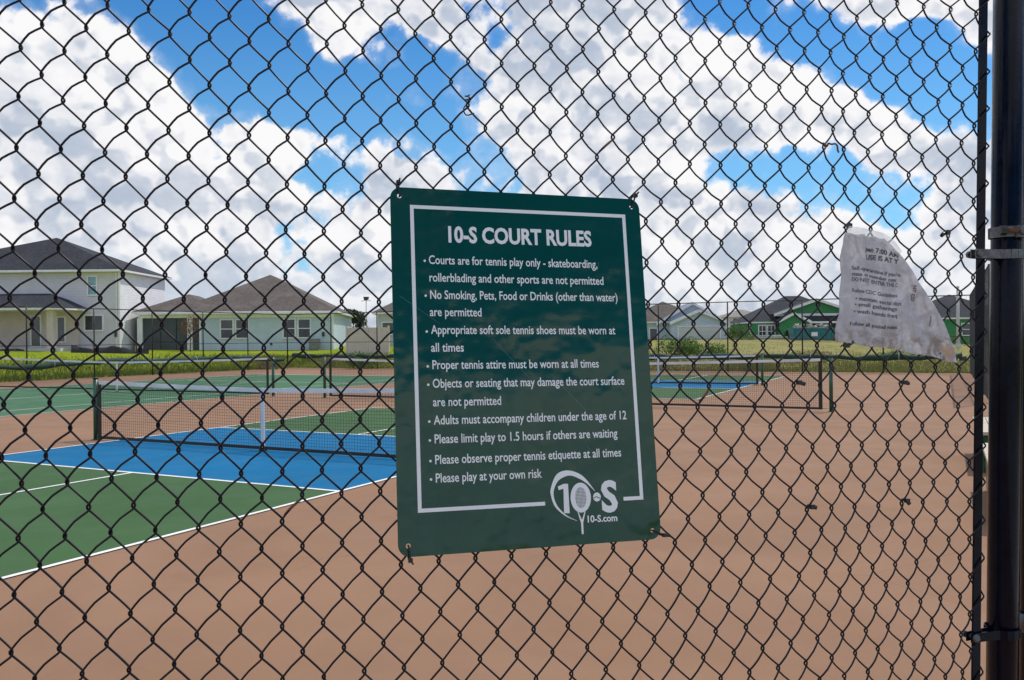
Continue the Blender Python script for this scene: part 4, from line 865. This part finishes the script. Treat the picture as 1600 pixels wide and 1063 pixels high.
# tension bar, posts and bands
def ub(z): return UB + (z-1.51)*LEAN
b = MB(); x0 = .0095
b.hexa([(ub(.05)-x0, WB-.0025, .05), (ub(.05)+x0, WB-.0025, .05), (ub(.05)+x0, WB+.0025, .05), (ub(.05)-x0, WB+.0025, .05)],
       [(ub(ZT)-x0, WB-.0025, ZT), (ub(ZT)+x0, WB-.0025, ZT), (ub(ZT)+x0, WB+.0025, ZT), (ub(ZT)-x0, WB+.0025, ZT)])
M_gloss = mat('glossy_black_vinyl', (.0025, .0045, .013), .17, .3, 25, coat=.0, spec=.14, rvar=.08, bump=.05, bscale=60)
M_galv = mat('weathered_galvanised', (.15, .16, .18), .5, .3, 120, metal=.6, rvar=.12, col2=(.10, .10, .11), v2scale=60)
b.build('tension_bar', M_gloss, cf_)
PR = .0305; PO = .0800
tp_ = empty('terminal_post', FP(ub(0)+PO, 0, WB+.012), 'thick glossy black steel post at the right edge, banded to the near fence', 'post', FA)
dzl = LEAN
MB().tube([(0, 0, -.1), (dzl*3.1, 0, 3.1)], PR, 40).build('shaft', M_gloss, tp_)
MB().tube([(dzl*3.1, 0, 3.1), (dzl*3.1, 0, 3.13), (dzl*3.1, 0, 3.15)], [PR*1.1, PR*1.05, PR*.4], 24).build('post_cap', M_gloss, tp_)
def band(z, m, big=False):
    r = PR+.002; cx = dzl*z; pts = []
    lx = -PO-.018            # tongue reaches past the tension bar
    front = [(cx+lx, -.016), (cx-PR*.9, -.019), ] ; 
    for k in range(13):
        a = math.radians(200+(-200+520)*0 ) if False else math.radians(215 + k*290/12)
        front.append((cx+r*math.cos(a), r*math.sin(a)))
    front += [(cx-PR*.9, .004), (cx+lx, -.006)]
    t = .0022; h = .0095
    b = MB()
    for (xa, ya), (xb, yb) in zip(front, front[1:]):
        d = Vector((xb-xa, yb-ya)); n = Vector((d.y, -d.x)).normalized()*t
        b.hexa([(xa, ya, z-h), (xb, yb, z-h), (xb+n.x, yb+n.y, z-h), (xa+n.x, ya+n.y, z-h)], [(xa, ya, z+h), (xb, yb, z+h), (xb+n.x, yb+n.y, z+h), (xa+n.x, ya+n.y, z+h)])
    o = b.build('tension_band', m, tp_)
    bx = cx+lx+.010
    MB().tube([(bx, -.021, z), (bx, .006, z)], .0042, 10).build('bolt', M_galv, o)
    MB().tube([(bx, -.0245, z), (bx, -.023, z), (bx, -.018, z)], [.004, .0085, .0085], 12).build('bolt_head', M_galv, o)
    MB().tube([(bx, .006, z), (bx, .012, z)], .0075, 6, smooth=False).build('nut', M_galv, o)
for z in (.12, .8939, 1.6859, 2.46, 2.9):
    band(z, M_galv if abs(z-1.6859) < .01 else M_gloss)
# brace band with carriage bolt and rusty nut
bz = 1.7326; cx = dzl*bz; b = MB()
for k in range(16):
    a0 = math.radians(160+k*360/16*.97); a1 = math.radians(160+(k+1)*360/16*.97); r0, r1 = PR+.001, PR+.0042
    b.hexa([(cx+r0*math.cos(a0), r0*math.sin(a0), bz-.011), (cx+r0*math.cos(a1), r0*math.sin(a1), bz-.011), (cx+r1*math.cos(a1), r1*math.sin(a1), bz-.011), (cx+r1*math.cos(a0), r1*math.sin(a0), bz-.011)],
           [(cx+r0*math.cos(a0), r0*math.sin(a0), bz+.011), (cx+r0*math.cos(a1), r0*math.sin(a1), bz+.011), (cx+r1*math.cos(a1), r1*math.sin(a1), bz+.011), (cx+r1*math.cos(a0), r1*math.sin(a0), bz+.011)])
bo = b.build('brace_band', M_galv, tp_)
MB().hexa([(cx-.012, -.044, bz-.013), (cx+.036, -.044, bz-.013), (cx+.036, -.0335, bz-.013), (cx-.012, -.0335, bz-.013)], [(cx-.012, -.044, bz+.011), (cx+.036, -.044, bz+.011), (cx+.036, -.0335, bz+.011), (cx-.012, -.0335, bz+.011)]).build('hinge_strap', M_galv, bo)
MB().tube([(cx-.045, -.030, bz+.001), (cx+.012, -.0500, bz+.001)], .0048, 10).build('bolt', M_rusty, bo)
MB().tube([(cx-.004, -.0442, bz+.001), (cx-.004, -.049, bz+.001), (cx-.004, -.052, bz+.001)], [.011, .010, .004], 16).build('bolt_head', M_galv, bo)
MB().tube([(cx-.048, -.029, bz+.001), (cx-.036, -.033, bz+.001)], .010, 6, smooth=False).build('nut', M_black, bo)
# gate upright beyond the post
gp = empty('gate_upright', FP(ub(0)+PO+.090, 0, WB+.02), 'second black upright of the gate just right of the thick post', 'post', FA)
MB().tube([(0, 0, .02), (dzl*3.0, 0, 3.0)], .024, 24).build('shaft', M_gloss, gp)
for z in (.9, 1.75, 2.6): MB().tube([(dzl*z, 0, z-.02), (dzl*z, 0, z+.02)], .028, 20).build('collar', M_galv, gp)
# top rail and the line posts out of frame to the left
MB().tube([(-2.75, WB+.03, ZT+.02), (ub(ZT)+.03, WB+.03, ZT+.02)], .021, 12).build('top_rail', M_gloss, cf_)
MB().tube([(-2.72, WB+.035, -.1), (-2.72, WB+.035, ZT+.06)], .024, 12).build('line_post', M_gloss, cf_)
MB().tube([(-2.7, .0, .07), (ub(.07), WB, .07)], .0022, 6).build('bottom_wire', M_gloss, cf_)

# ------------------------------------------------------------------ the sign
def rotm(a, b, c):
    return Matrix.Rotation(a, 3, 'Z') @ Matrix.Rotation(b, 3, 'X') @ Matrix.Rotation(c, 3, 'Y')
sg_m = Matrix.Translation((7.83395, -7.66494, 1.47364)) @ rotm(.75978, -.15017, .01013).to_4x4()
sign = bpy.data.objects.new('court_rules_sign', None); COL.objects.link(sign); sign.matrix_world = sg_m
tag(sign, 'dark green metal sign with white court rules lettering, tied to the near fence', 'sign')
def sign_mat():
    m = bpy.data.materials.new('green_enamel'); m.use_nodes = True; t = NT(m.node_tree); bs = t.n['Principled BSDF']
    V = t.add('ShaderNodeTexCoord').outputs['Object']
    c = t.mix(t.ramp(t.noise(V, 9, 5, .6), .3, .7), c4((.0, .050, .028)), c4((.0, .058, .034)))
    dust = t.ramp(t.noise(V, 90, 8, .8), .62, .85, 0, .10); c = t.mix(dust, c, c4((.2, .26, .24)))
    t.l.new(c, bs.inputs['Base Color']); t.l.new(t.ramp(t.noise(V, 5, 7, .7), .3, .7, .05, .12), bs.inputs['Roughness']); bs.inputs['Specular IOR Level'].default_value = .5
    b1 = t.add('ShaderNodeBump'); b1.inputs['Strength'].default_value = .6; b1.inputs['Distance'].default_value = .011; t.l.new(t.noise(V, 7, 3, .5), b1.inputs['Height'])
    b2 = t.add('ShaderNodeBump'); b2.inputs['Strength'].default_value = .10; b2.inputs['Distance'].default_value = .0006; t.l.new(t.noise(V, 240, 3, .6), b2.inputs['Height']); t.l.new(b1.outputs[0], b2.inputs['Normal'])
    t.l.new(b2.outputs[0], bs.inputs['Normal']); return m
M_sign = sign_mat(); M_white = mat('white_print', (.82, .86, .90), .32, .03, 20, spec=.5)
W2, H2, RC, HR = .2285, .305, .019, .0042
HOLES = [(-.213, .290), (.2135, .290), (-.2124, -.288), (.2134, -.290)]
import bmesh
def plate():
    # outline with rounded corners, four drilled holes, 2 mm thick, built as a filled curve
    cu_ = bpy.data.curves.new('plate', 'CURVE'); cu_.dimensions = '2D'; cu_.fill_mode = 'BOTH'; cu_.extrude = .001; cu_.bevel_depth = .0002; cu_.resolution_u = 1
    def loop(pts):
        s = cu_.splines.new('POLY'); s.points.add(len(pts)-1); s.use_cyclic_u = True
        for p, q in zip(s.points, pts): p.co = (q[0], q[1], 0, 1)
    o = []
    for cx, cy, a0 in ((W2-RC, H2-RC, 0), (-W2+RC, H2-RC, 90), (-W2+RC, -H2+RC, 180), (W2-RC, -H2+RC, 270)):
        for k in range(9): a = R(a0+k*90/8); o.append((cx+RC*math.cos(a), cy+RC*math.sin(a)))
    loop(o)
    for hx, hy in HOLES: loop([(hx+HR*math.cos(a), hy+HR*math.sin(a)) for a in [-q*math.pi/10 for q in range(20)]])
    return cu_
FLAT = Matrix.Rotation(R(90), 4, 'X')        # curve plane (x, y) -> sign plane (x, z), facing -y
dg = None
def curve_mesh(cu_, name, m, parent, mat4):
    ob = bpy.data.objects.new(name, cu_); COL.objects.link(ob); bpy.context.view_layer.update()
    me = bpy.data.meshes.new_from_object(ob.evaluated_get(bpy.context.evaluated_depsgraph_get())); me.name = name
    bpy.data.objects.remove(ob); bpy.data.curves.remove(cu_)
    me.transform(mat4); me.materials.clear(); me.materials.append(m)
    o = bpy.data.objects.new(name, me); COL.objects.link(o); o.parent = parent; return o
curve_mesh(plate(), 'plate', M_sign, sign, FLAT)
def text_raw(s, bold=0., spacing=1.):
    cu_ = bpy.data.curves.new('t', 'FONT'); cu_.body = s; cu_.size = 1; cu_.offset = bold; cu_.space_character = spacing; cu_.resolution_u = 3; cu_.extrude = .004; cu_.fill_mode = 'BOTH'
    ob = bpy.data.objects.new('t', cu_); COL.objects.link(ob); bpy.context.view_layer.update()
    me = bpy.data.meshes.new_from_object(ob.evaluated_get(bpy.context.evaluated_depsgraph_get()))
    bpy.data.objects.remove(ob); bpy.data.curves.remove(cu_); return me
def put_text(s, xl, zl, xr, zr, cap, name='lettering', bold=.0, parent=None, m=None, y=-.0014):
    me = text_raw(s, bold); xs = [v.co.x for v in me.vertices]; x0, x1 = min(xs), max(xs)
    k = cap/.7 if cap else 1; sx = (xr-xl)/(x1-x0); sl = (zr-zl)/(xr-xl)
    for v in me.vertices:
        X = xl+(v.co.x-x0)*sx; Z = zl+(X-xl)*sl+v.co.y*k; v.co = (X, y+(-v.co.z)*.03, Z)
    me.name = name; me.materials.clear(); me.materials.append(m or M_white)
    o = bpy.data.objects.new(name, me); COL.objects.link(o); o.parent = parent or sign; return o
mm = .001
put_text('10-S COURT RULES', -130.9*mm, 212.8*mm, 130.8*mm, 213.8*mm, .0270, 'title', .034)
LINES = [("Courts are for tennis play only - skateboarding,", 178.5, -165.9, 173.5, 139.1), ("rollerblading and other sports are not permitted", None, -165.8, 143.2, 149.1),
("No Smoking, Pets, Food or Drinks (other than water)", 118.6, -165.4, 113.5, 174.2), ("are permitted", None, -166.9, 84.2, -77.8),
("Appropriate soft sole tennis shoes must be worn at", 57.8, -165.6, 54.0, 166.0), ("all times", None, -166.5, 24.0, -110.8),
("Proper tennis attire must be worn at all times", -.5, -165.1, -5.0, 130.9), ("Objects or seating that may damage the court surface", -31., -165.4, -36., 177.5),
("are not permitted", None, -166., -66.6, -49.6), ("Adults must accompany children under the age of 12", -91.5, -165.6, -96.6, 177.3),
("Please limit play to 1.5 hours if others are waiting", -122.2, -165., -127.3, 158.2), ("Please observe proper tennis etiquette at all times", -155.6, -165.1, -160.8, 163.),
("Please play at your own risk", -185.2, -165., -190.5, 16.3)]
for s, bz_, xl, z, xr in LINES:
    put_text(s, xl*mm, z*mm, xr*mm, z*mm, .0148, 'rule_line', .011)
    if bz_ is not None:
        MB().hexa([(-.1729+.0021*math.cos(a), -.00142, bz_*mm+.0021*math.sin(a)) for a in [-q*math.pi/8 for q in range(16)]], [(-.1729+.0021*math.cos(a), -.00120, bz_*mm+.0021*math.sin(a)) for a in [-q*math.pi/8 for q in range(16)]]).build('bullet', M_white, sign)
def bar2(x0, x1, z0, z1): return MB().box(x0*mm, x1*mm, -.00142, -.0012, z0*mm, z1*mm)
T = 6.2
bd = MB()
for a in ((-195.6, -195.6+T, -237, 275), (199.6-T, 199.6, -236.5, 275), (-195.6+T, 199.6-T, 275-T, 275), (-195.6+T, 19.8, -237, -237+T), (162.5, 199.6-T, -236.5, -236.5+T)):
    bd.box(a[0]*mm, a[1]*mm, -.00142, -.0012, a[2]*mm, a[3]*mm)
bd.build('border', M_white, sign)
# emblem: swoosh, racket as the zero, ball, 1 and S
def flat(pts, name, z=-.00142, m=None):
    cu_ = bpy.data.curves.new(name, 'CURVE'); cu_.dimensions = '2D'; cu_.fill_mode = 'BOTH'; cu_.extrude = .00012; cu_.resolution_u = 1
    for lp in pts:
        s = cu_.splines.new('POLY'); s.points.add(len(lp)-1); s.use_cyclic_u = True
        for p, q in zip(s.points, lp): p.co = (q[0]*mm, q[1]*mm, 0, 1)
    o = curve_mesh(cu_, name, m or M_white, sign, Matrix.Translation((0, z+.0001, 0)) @ FLAT); return o
outer = cat_rom([(75.5, -265.9), (55, -256.5), (37.4, -240.4), (31.0, -222), (31.3, -209.), (42.8, -186.6), (64., -180.8), (89.6, -191.3), (110.9, -217.7)], 6)
inner = cat_rom([(110.3, -217.9), (96, -204), (81.6, -194.8), (64.8, -189.4), (46.2, -196.4), (36.6, -211.6), (36.2, -226), (42.5, -240.7), (57, -255.5), (75.3, -265.3)], 6)
flat([outer+inner], 'swoosh')
flat([[(52.6, -251.6), (62.6, -252.2), (62.2, -203.2), (55, -202.8), (43.8, -206.8), (45., -213.), (53.6, -210.8)]], 'numeral_one')
ell = lambda cx, cz, rx, rz, n=36, d=1: [(cx+rx*math.cos(d*2*math.pi*k/n), cz+rz*math.sin(d*2*math.pi*k/n)) for k in range(n)]
flat([ell(84, -227.3, 18.4, 25.0), ell(84, -227.3, 10.2, 17.8, d=-1)], 'racket_head')
b = MB()
for k in range(-4, 5):
    x = 84+k*2.3; hh = 17.8*math.sqrt(max(0, 1-((x-84)/10.2)**2))
    b.box((x-.35)*mm, (x+.35)*mm, -.00136, -.0011, (-227.3-hh)*mm, (-227.3+hh)*mm)
for k in range(-7, 8):
    z = -227.3+k*2.35; hh = 10.2*math.sqrt(max(0, 1-((z+227.3)/17.8)**2))
    b.box((84-hh)*mm, (84+hh)*mm, -.00139, -.0011, (z-.35)*mm, (z+.35)*mm)
so_ = b.build('racket_strings', M_white, sign); so_['kind'] = 'stuff'
flat([[(76.6, -250.4), (78.6, -251.6), (84, -264.5), (89.4, -251.6), (91.4, -250.4), (85.9, -269.5), (85.7, -288), (82.3, -288), (82.1, -269.5)]], 'racket_handle')
flat([ell(113.6, -227.8, 7.0, 7.6)], 'ball')
flat([[(107.2, -229), (112, -226.5), (119.8, -229.8), (119.6, -231), (112, -227.9), (107.4, -230.2)]], 'ball_seam', -.00158, M_sign)
put_text('S', 121.5*mm, -252.2*mm, 151.5*mm, -252.2*mm, .0500, 'letter_s', .035)
put_text('10-S.com', 94.3*mm, -269.2*mm, 148.6*mm, -269.9*mm, .0112, 'web_address', .022)
# scratches
for a, c in (((-.217, .118), (-.150, .071)), ((-.06, .046), (.005, -.025)), ((.045, -.02), (.12, -.098)), ((.14, .17), (.142, .185)), ((.085, -.282), (.089, -.287)), ((.10, -.14), (.118, -.162))):
    MB().tube([(a[0], -.00115, a[1]), (c[0], -.00115, c[1])], .00022, 4).build('scratch', mat('scratch', (.22, .30, .28), .6), sign)

# ------------------------------------------------------------------ cable ties, wire scraps
M_nylon = mat('black_nylon', (.010, .010, .012), .35, .2, 80)
def fence_thing(name, u, z, label, cat, group=None, dw=0):
    return empty(name, FP(u, z, w_of(u, z)+dw), label, cat, FA, group)
def cable_tie(u, z, label, tail=(.010, -.012, -.004), big=1., name='cable_tie', rot=0.):
    r = fence_thing(name, u, z, label, 'cable tie', 'black cable ties left on the near fence')
    MB().tube([(.0045*math.cos(a)*big, .0065*math.sin(a)*big, .002*math.sin(a*2)) for a in [q*math.pi/8 for q in range(16)]], .0012, 5, closed=True).build('loop', M_nylon, r)
    MB().box(-.0035, .005, -.0125, -.0045, -.0035, .0048).build('head', M_nylon, r)
    MB().tube([(.001, -.008, 0), (tail[0]*.6, tail[1]*.8, tail[2]*.5), tail], [.0034, .0040, .0038], 7).build('tail', M_nylon, r)
    return r
cable_tie(.6768, 1.7350, 'black cable tie at the top corner of the torn paper notice', (.004, -.010, .005))
cable_tie(.9052, 1.7270, 'black cable tie hanging on bare wire between the torn paper and the thick post', (-.014, -.008, -.007))
cable_tie(.5401, 1.4305, 'upper left of the four stray ties low on the fence, over the wide net', (.014, -.008, -.003))
cable_tie(.7925, 1.4240, 'upper right stray tie on the bare wire, right of the wide net post', (.010, -.010, -.002))
cable_tie(.5483, 1.1990, 'lower left stray tie over the tan court, right of the sign corner', (.010, -.010, -.002))
cable_tie(.7887, 1.1900, 'lower right stray tie over the tan court', (.006, -.010, -.007))
cable_tie(.6557, 1.4990, 'thick black tie at the bottom left corner of the torn paper', (.013, -.012, .009))
cable_tie(.8864, 1.4720, 'black tie pinching the bottom edge of the torn paper', (-.008, -.010, .010))
cable_tie(.9386, 1.4690, 'dark blue-black tie at the lower right tip of the torn paper', (.010, -.008, .002))
def sign_tie(k, label, dx, dz):
    hx, hz = HOLES[k]; r = bpy.data.objects.new('cable_tie', None); COL.objects.link(r); r.matrix_world = sg_m @ Matrix.Translation((hx, 0, hz))
    tag(r, label, 'cable tie', 'black cable ties holding the sign')
    L = math.hypot(dx, dz); d = Vector((dx/L, 0, dz/L))
    pts = [d*.0 + Vector((0, .004, 0)), Vector((0, -.0035, 0)), d*.012+Vector((0, -.005, 0)), d*.022+Vector((0, -.003, 0)), d*.026+Vector((0, .010, 0)), d*.012+Vector((0, .014, 0))]
    MB().tube(cat_rom([tuple(p) for p in pts], 4), .0016, 6).build('strap', M_nylon, r)
    c = d*.022; q = .0032
    MB().box(c.x-q, c.x+q, -.009, -.0015, c.z-q, c.z+q).build('head', M_nylon, r)
    MB().tube([tuple(c+Vector((0, -.006, 0))), tuple(c+d*.006+Vector((.003, -.011, 0)))], [.002, .0014], 5).build('tail', M_nylon, r)
sign_tie(0, 'black cable tie through the sign\'s top left hole', -.1, 1); sign_tie(1, 'black cable tie through the sign\'s top right hole', .35, 1)
sign_tie(2, 'black cable tie through the sign\'s bottom left hole', .1, -1); sign_tie(3, 'black cable tie through the sign\'s bottom right hole', 1, -.45)
r = fence_thing('wire_scrap', -.0838, 1.9420, 'hooked scrap of grey-brown wire twisted on a knot above the sign', 'wire')
MB().tube(cat_rom([(.004*math.cos(a), -.004+.004*math.sin(a), .008-.002*a/2) for a in [q*.9 for q in range(16)]] + [(-.008, -.008, -.018), (-.004, -.010, -.030), (.010, -.011, -.026)], 3), .0013, 6).build('twist', mat('old_wire', (.06, .05, .045), .6, .3, 200), r)
r = fence_thing('wire_scrap', .6511, 1.8960, 'short rusty wire twist tying two sprung strands of fence above the torn paper', 'wire')
MB().tube(cat_rom([(-.018, -.004, .002), (-.014, -.008, -.003), (-.009, -.004, .003), (-.004, -.008, .001), (.004, -.009, .002), (.010, -.007, -.002), (.013, -.004, -.008), (.012, -.008, -.014)], 4), .0018, 6).build('twist', M_rusty, r)
MB().tube(cat_rom([(-.020, -.002, .004), (-.017, -.007, .000), (-.020, -.008, -.004), (-.013, -.005, -.004)], 4), .0016, 6).build('coil', M_rusty, r)
for (u, z, d) in ((.1683, 1.8700, 1), (-.3914, 1.2560, 1), (.3254, 1.3988, 1)):
    MB().tube(between(u, z), [.0019, .0022, .0024, .0023, .0024, .0022, .0019], 7).build('rusty_stretch', M_rusty, cf_)

# ------------------------------------------------------------------ torn paper notice in a plastic sleeve
Lf = [(.6624, 1.7205), (.6520, 1.6872), (.6470, 1.6283), (.6375, 1.5667), (.6245, 1.5072)]
Rt = [(.7500, 1.7110), (.7842, 1.6799), (.8418, 1.6047), (.8870, 1.5435), (.9240, 1.4608)]
def lin(P, t):
    k = t*(len(P)-1); j = min(int(k), len(P)-2); f = k-j; return P[j][0]*(1-f)+P[j+1][0]*f, P[j][1]*(1-f)+P[j+1][1]*f
def pw(u, z):                      # distance in front of the wire fabric, with folds
    n = mnoise.noise(Vector((u*16, z*13, 1.))); n2 = 1.6*abs(mnoise.noise(Vector((u*45+z*20, z*38, 5.)))) + 1.8*abs(mnoise.noise(Vector((u*26-z*22, z*24+u*10, 8.))))
    fold = .0055*math.exp(-((u-.700-.35*(1.70-z)*.1)/.007)**2) if z > 1.62 else 0
    low = sst((1.55-z)/.08)
    crump = low*(.0035*mnoise.noise(Vector((u*70, z*70, 9.))) + .004*mnoise.noise(Vector((u*28, z*30, 2.))))
    diag = .004*math.sin((u*.8+z*.6)*95)*sst((u-.76)/.05)
    return w_of(u, z) - .014 + .0035*n + .0012*n2 - fold + crump + diag
NS, NTt = 84, 96; pv = []; 
for b_ in range(NTt+1):
    t = b_/NTt; l = lin(Lf, t); r_ = lin(Rt, t)
    for a_ in range(NS+1):
        s = a_/NS; u = l[0]+(r_[0]-l[0])*s; z = l[1]+(r_[1]-l[1])*s
        z += -.0035*math.sin(math.pi*s)*(t**3)*-1.2 + .0012*math.sin(s*19)*(1 if t in (0, 1) else 0)
        u += .0012*math.sin(t*23)*(s-.5)*2*(1 if s in (0, 1) else 0)
        pv.append((u, pw(u, z), z))
b = MB(); b.v = pv
for b_ in range(NTt):
    for a_ in range(NS): i = b_*(NS+1)+a_; b.f.append((i, i+NS+1, i+NS+2, i+1)); b.sm.append(True)
def paper_mat():
    m = bpy.data.materials.new('soggy_paper'); m.use_nodes = True; t = NT(m.node_tree); bs = t.n['Principled BSDF']
    V = t.add('ShaderNodeTexCoord').outputs['Object']; sp = t.add('ShaderNodeSeparateXYZ'); t.l.new(V, sp.inputs[0])
    c = t.mix(t.ramp(t.noise(V, 30, 7, .65, .5), .35, .7), c4((.60, .60, .65)), c4((.78, .78, .83)))
    dirt = t.math('MULTIPLY', t.ramp(sp.outputs[2], 1.56, 1.49, .12, 1), t.ramp(t.noise(V, 38, 7, .7, .8), .42, .62, 0, .85))
    c = t.mix(dirt, c, c4((.33, .25, .20)))
    for cx, cz, rr, cc, am in ((.899, 1.483, .016, (.62, .42, .30), .8), (.838, 1.487, .007, (.25, .14, .10), .8), (.660, 1.517, .012, (.42, .28, .24), .5)):
        dd = t.vmath('DISTANCE', V, (cx, .02, cz)).outputs['Value']; c = t.mix(t.ramp(t.math('ADD', dd, t.math('MULTIPLY', t.noise(V, 60, 6, .7), rr)), rr*1.0, rr*1.9, am, 0), c, c4(cc)); t.l.new(c, bs.inputs['Base Color']); bs.inputs['Roughness'].default_value = .38; bs.inputs['Coat Weight'].default_value = .3
    bn = t.add('ShaderNodeBump'); bn.inputs['Strength'].default_value = .5; bn.inputs['Distance'].default_value = .002; t.l.new(t.noise(V, 90, 6, .7, 1.), bn.inputs['Height']); t.l.new(bn.outputs[0], bs.inputs['Normal'])
    tr = t.add('ShaderNodeBsdfTranslucent'); t.l.new(c, tr.inputs[0]); m1 = t.add('ShaderNodeMixShader'); m1.inputs[0].default_value = .45
    t.l.new(bs.outputs[0], m1.inputs[1]); t.l.new(tr.outputs[0], m1.inputs[2])
    tp = t.add('ShaderNodeBsdfTransparent'); m2 = t.add('ShaderNodeMixShader'); t.l.new(t.ramp(t.noise(V, 22, 4, .6), .35, .75, .08, .32), m2.inputs[0])
    t.l.new(m1.outputs[0], m2.inputs[1]); t.l.new(tp.outputs[0], m2.inputs[2]); t.l.new(m2.outputs[0], t.n['Material Output'].inputs[0]); return m
pn = bpy.data.objects.new('torn_notice', None); COL.objects.link(pn); pn.location = FP(0, 0, 0); pn.rotation_euler = (0, 0, FA)
tag(pn, 'torn dirty white paper notice in crumpled plastic, tied to the fence right of the sign', 'notice')
po_ = b.build('paper', paper_mat(), pn)
sm_ = po_.modifiers.new('thickness', 'SOLIDIFY'); sm_.thickness = .0008; sm_.offset = 1
# clear sleeve flap at the top right
def sleeve_mat():
    m = bpy.data.materials.new('clear_sleeve'); m.use_nodes = True; t = NT(m.node_tree); bs = t.n['Principled BSDF']
    bs.inputs['Base Color'].default_value = (.8, .82, .85, 1); bs.inputs['Roughness'].default_value = .2
    tr = t.add('ShaderNodeBsdfTransparent'); m1 = t.add('ShaderNodeMixShader'); m1.inputs[0].default_value = .28
    t.l.new(tr.outputs[0], m1.inputs[1]); t.l.new(bs.outputs[0], m1.inputs[2]); t.l.new(m1.outputs[0], t.n['Material Output'].inputs[0]); return m
b = MB(); Lt = [(.6700, 1.7330), (.6624, 1.7200)]
flap_t = cat_rom([(.6700, 1.7340), (.7000, 1.7300), (.7300, 1.7260), (.7520, 1.7200), (.7720, 1.7050), (.7860, 1.6850)], 4)
flap_b = cat_rom([(.6624, 1.7160), (.6900, 1.7120), (.7200, 1.7080), (.7400, 1.7040), (.7560, 1.6950), (.7760, 1.6750)], 4)
for p, q in zip(flap_t, flap_b): b.v += [(p[0], pw(p[0], p[1])-.002, p[1]), (q[0], pw(q[0], q[1])-.0026, q[1])]
for i in range(len(flap_t)-1): b.f.append((2*i, 2*i+1, 2*i+3, 2*i+2)); b.sm.append(True)
b.build('sleeve_edge', sleeve_mat(), pn).modifiers.new('thickness', 'SOLIDIFY').thickness = .0003
M_ink = mat('faded_ink', (.085, .085, .10), .6, .4, 60)
def paper_text(s, u0, z0, u1, z1, cap, bold=0., vertical=False):
    me = text_raw(s, bold); xs = [v.co.x for v in me.vertices]; x0, x1 = min(xs), max(xs); L = math.hypot(u1-u0, z1-z0); dx, dz = (u1-u0)/L, (z1-z0)/L; k = cap/.7
    for v in me.vertices:
        a = (v.co.x-x0)/(x1-x0)*L; c = v.co.y*k; u = u0+dx*a+(-dz)*c*(1 if vertical else .6); z = z0+dz*a+dx*c+(.0012*math.sin(a*60))
        v.co = (u, pw(u, z)-.0016-max(0, v.co.z)*.03, z)
    me.name = 'printed_line'; me.materials.clear(); me.materials.append(M_ink); o = bpy.data.objects.new('printed_line', me); COL.objects.link(o); o.parent = pn
paper_text('pen 7:00 AM', .7050, 1.6850, .7790, 1.6740, .0094, .03)
paper_text('USE IS AT Y', .7076, 1.6690, .7800, 1.6610, .0094, .03)
paper_text("Self-quarantine if you're", .6740, 1.6485, .7862, 1.6345, .0074, .016)
paper_text('state or member cont', .6728, 1.6370, .7766, 1.6245, .0074, .016)
paper_text('DO NOT ENTER THE C', .6715, 1.6260, .7799, 1.6140, .0076, .016)
paper_text('Follow CDC Guidelines', .6707, 1.6035, .7754, 1.5940, .0076, .016)
paper_text('\u2022 maintain social dist', .6780, 1.5880, .7841, 1.5775, .0076, .016)
paper_text('\u2022 small gatherings', .6750, 1.5765, .7743, 1.5675, .0076, .016)
paper_text('\u2022 wash hands freq', .6720, 1.5630, .7737, 1.5540, .0076, .016)
paper_text('Follow all posted rules', .6616, 1.5385, .7727, 1.5305, .0076, .016)
paper_text('NT CD', .8150, 1.6180, .8135, 1.5850, .0062, .03, True)
paper_text('ules', .8560, 1.5560, .8550, 1.5350, .0040, .02, True)

# ------------------------------------------------------------------ render settings
scn.render.engine = 'CYCLES'; scn.cycles.max_bounces = 5; scn.cycles.transparent_max_bounces = 12
scn.cycles.filter_width = 1.5
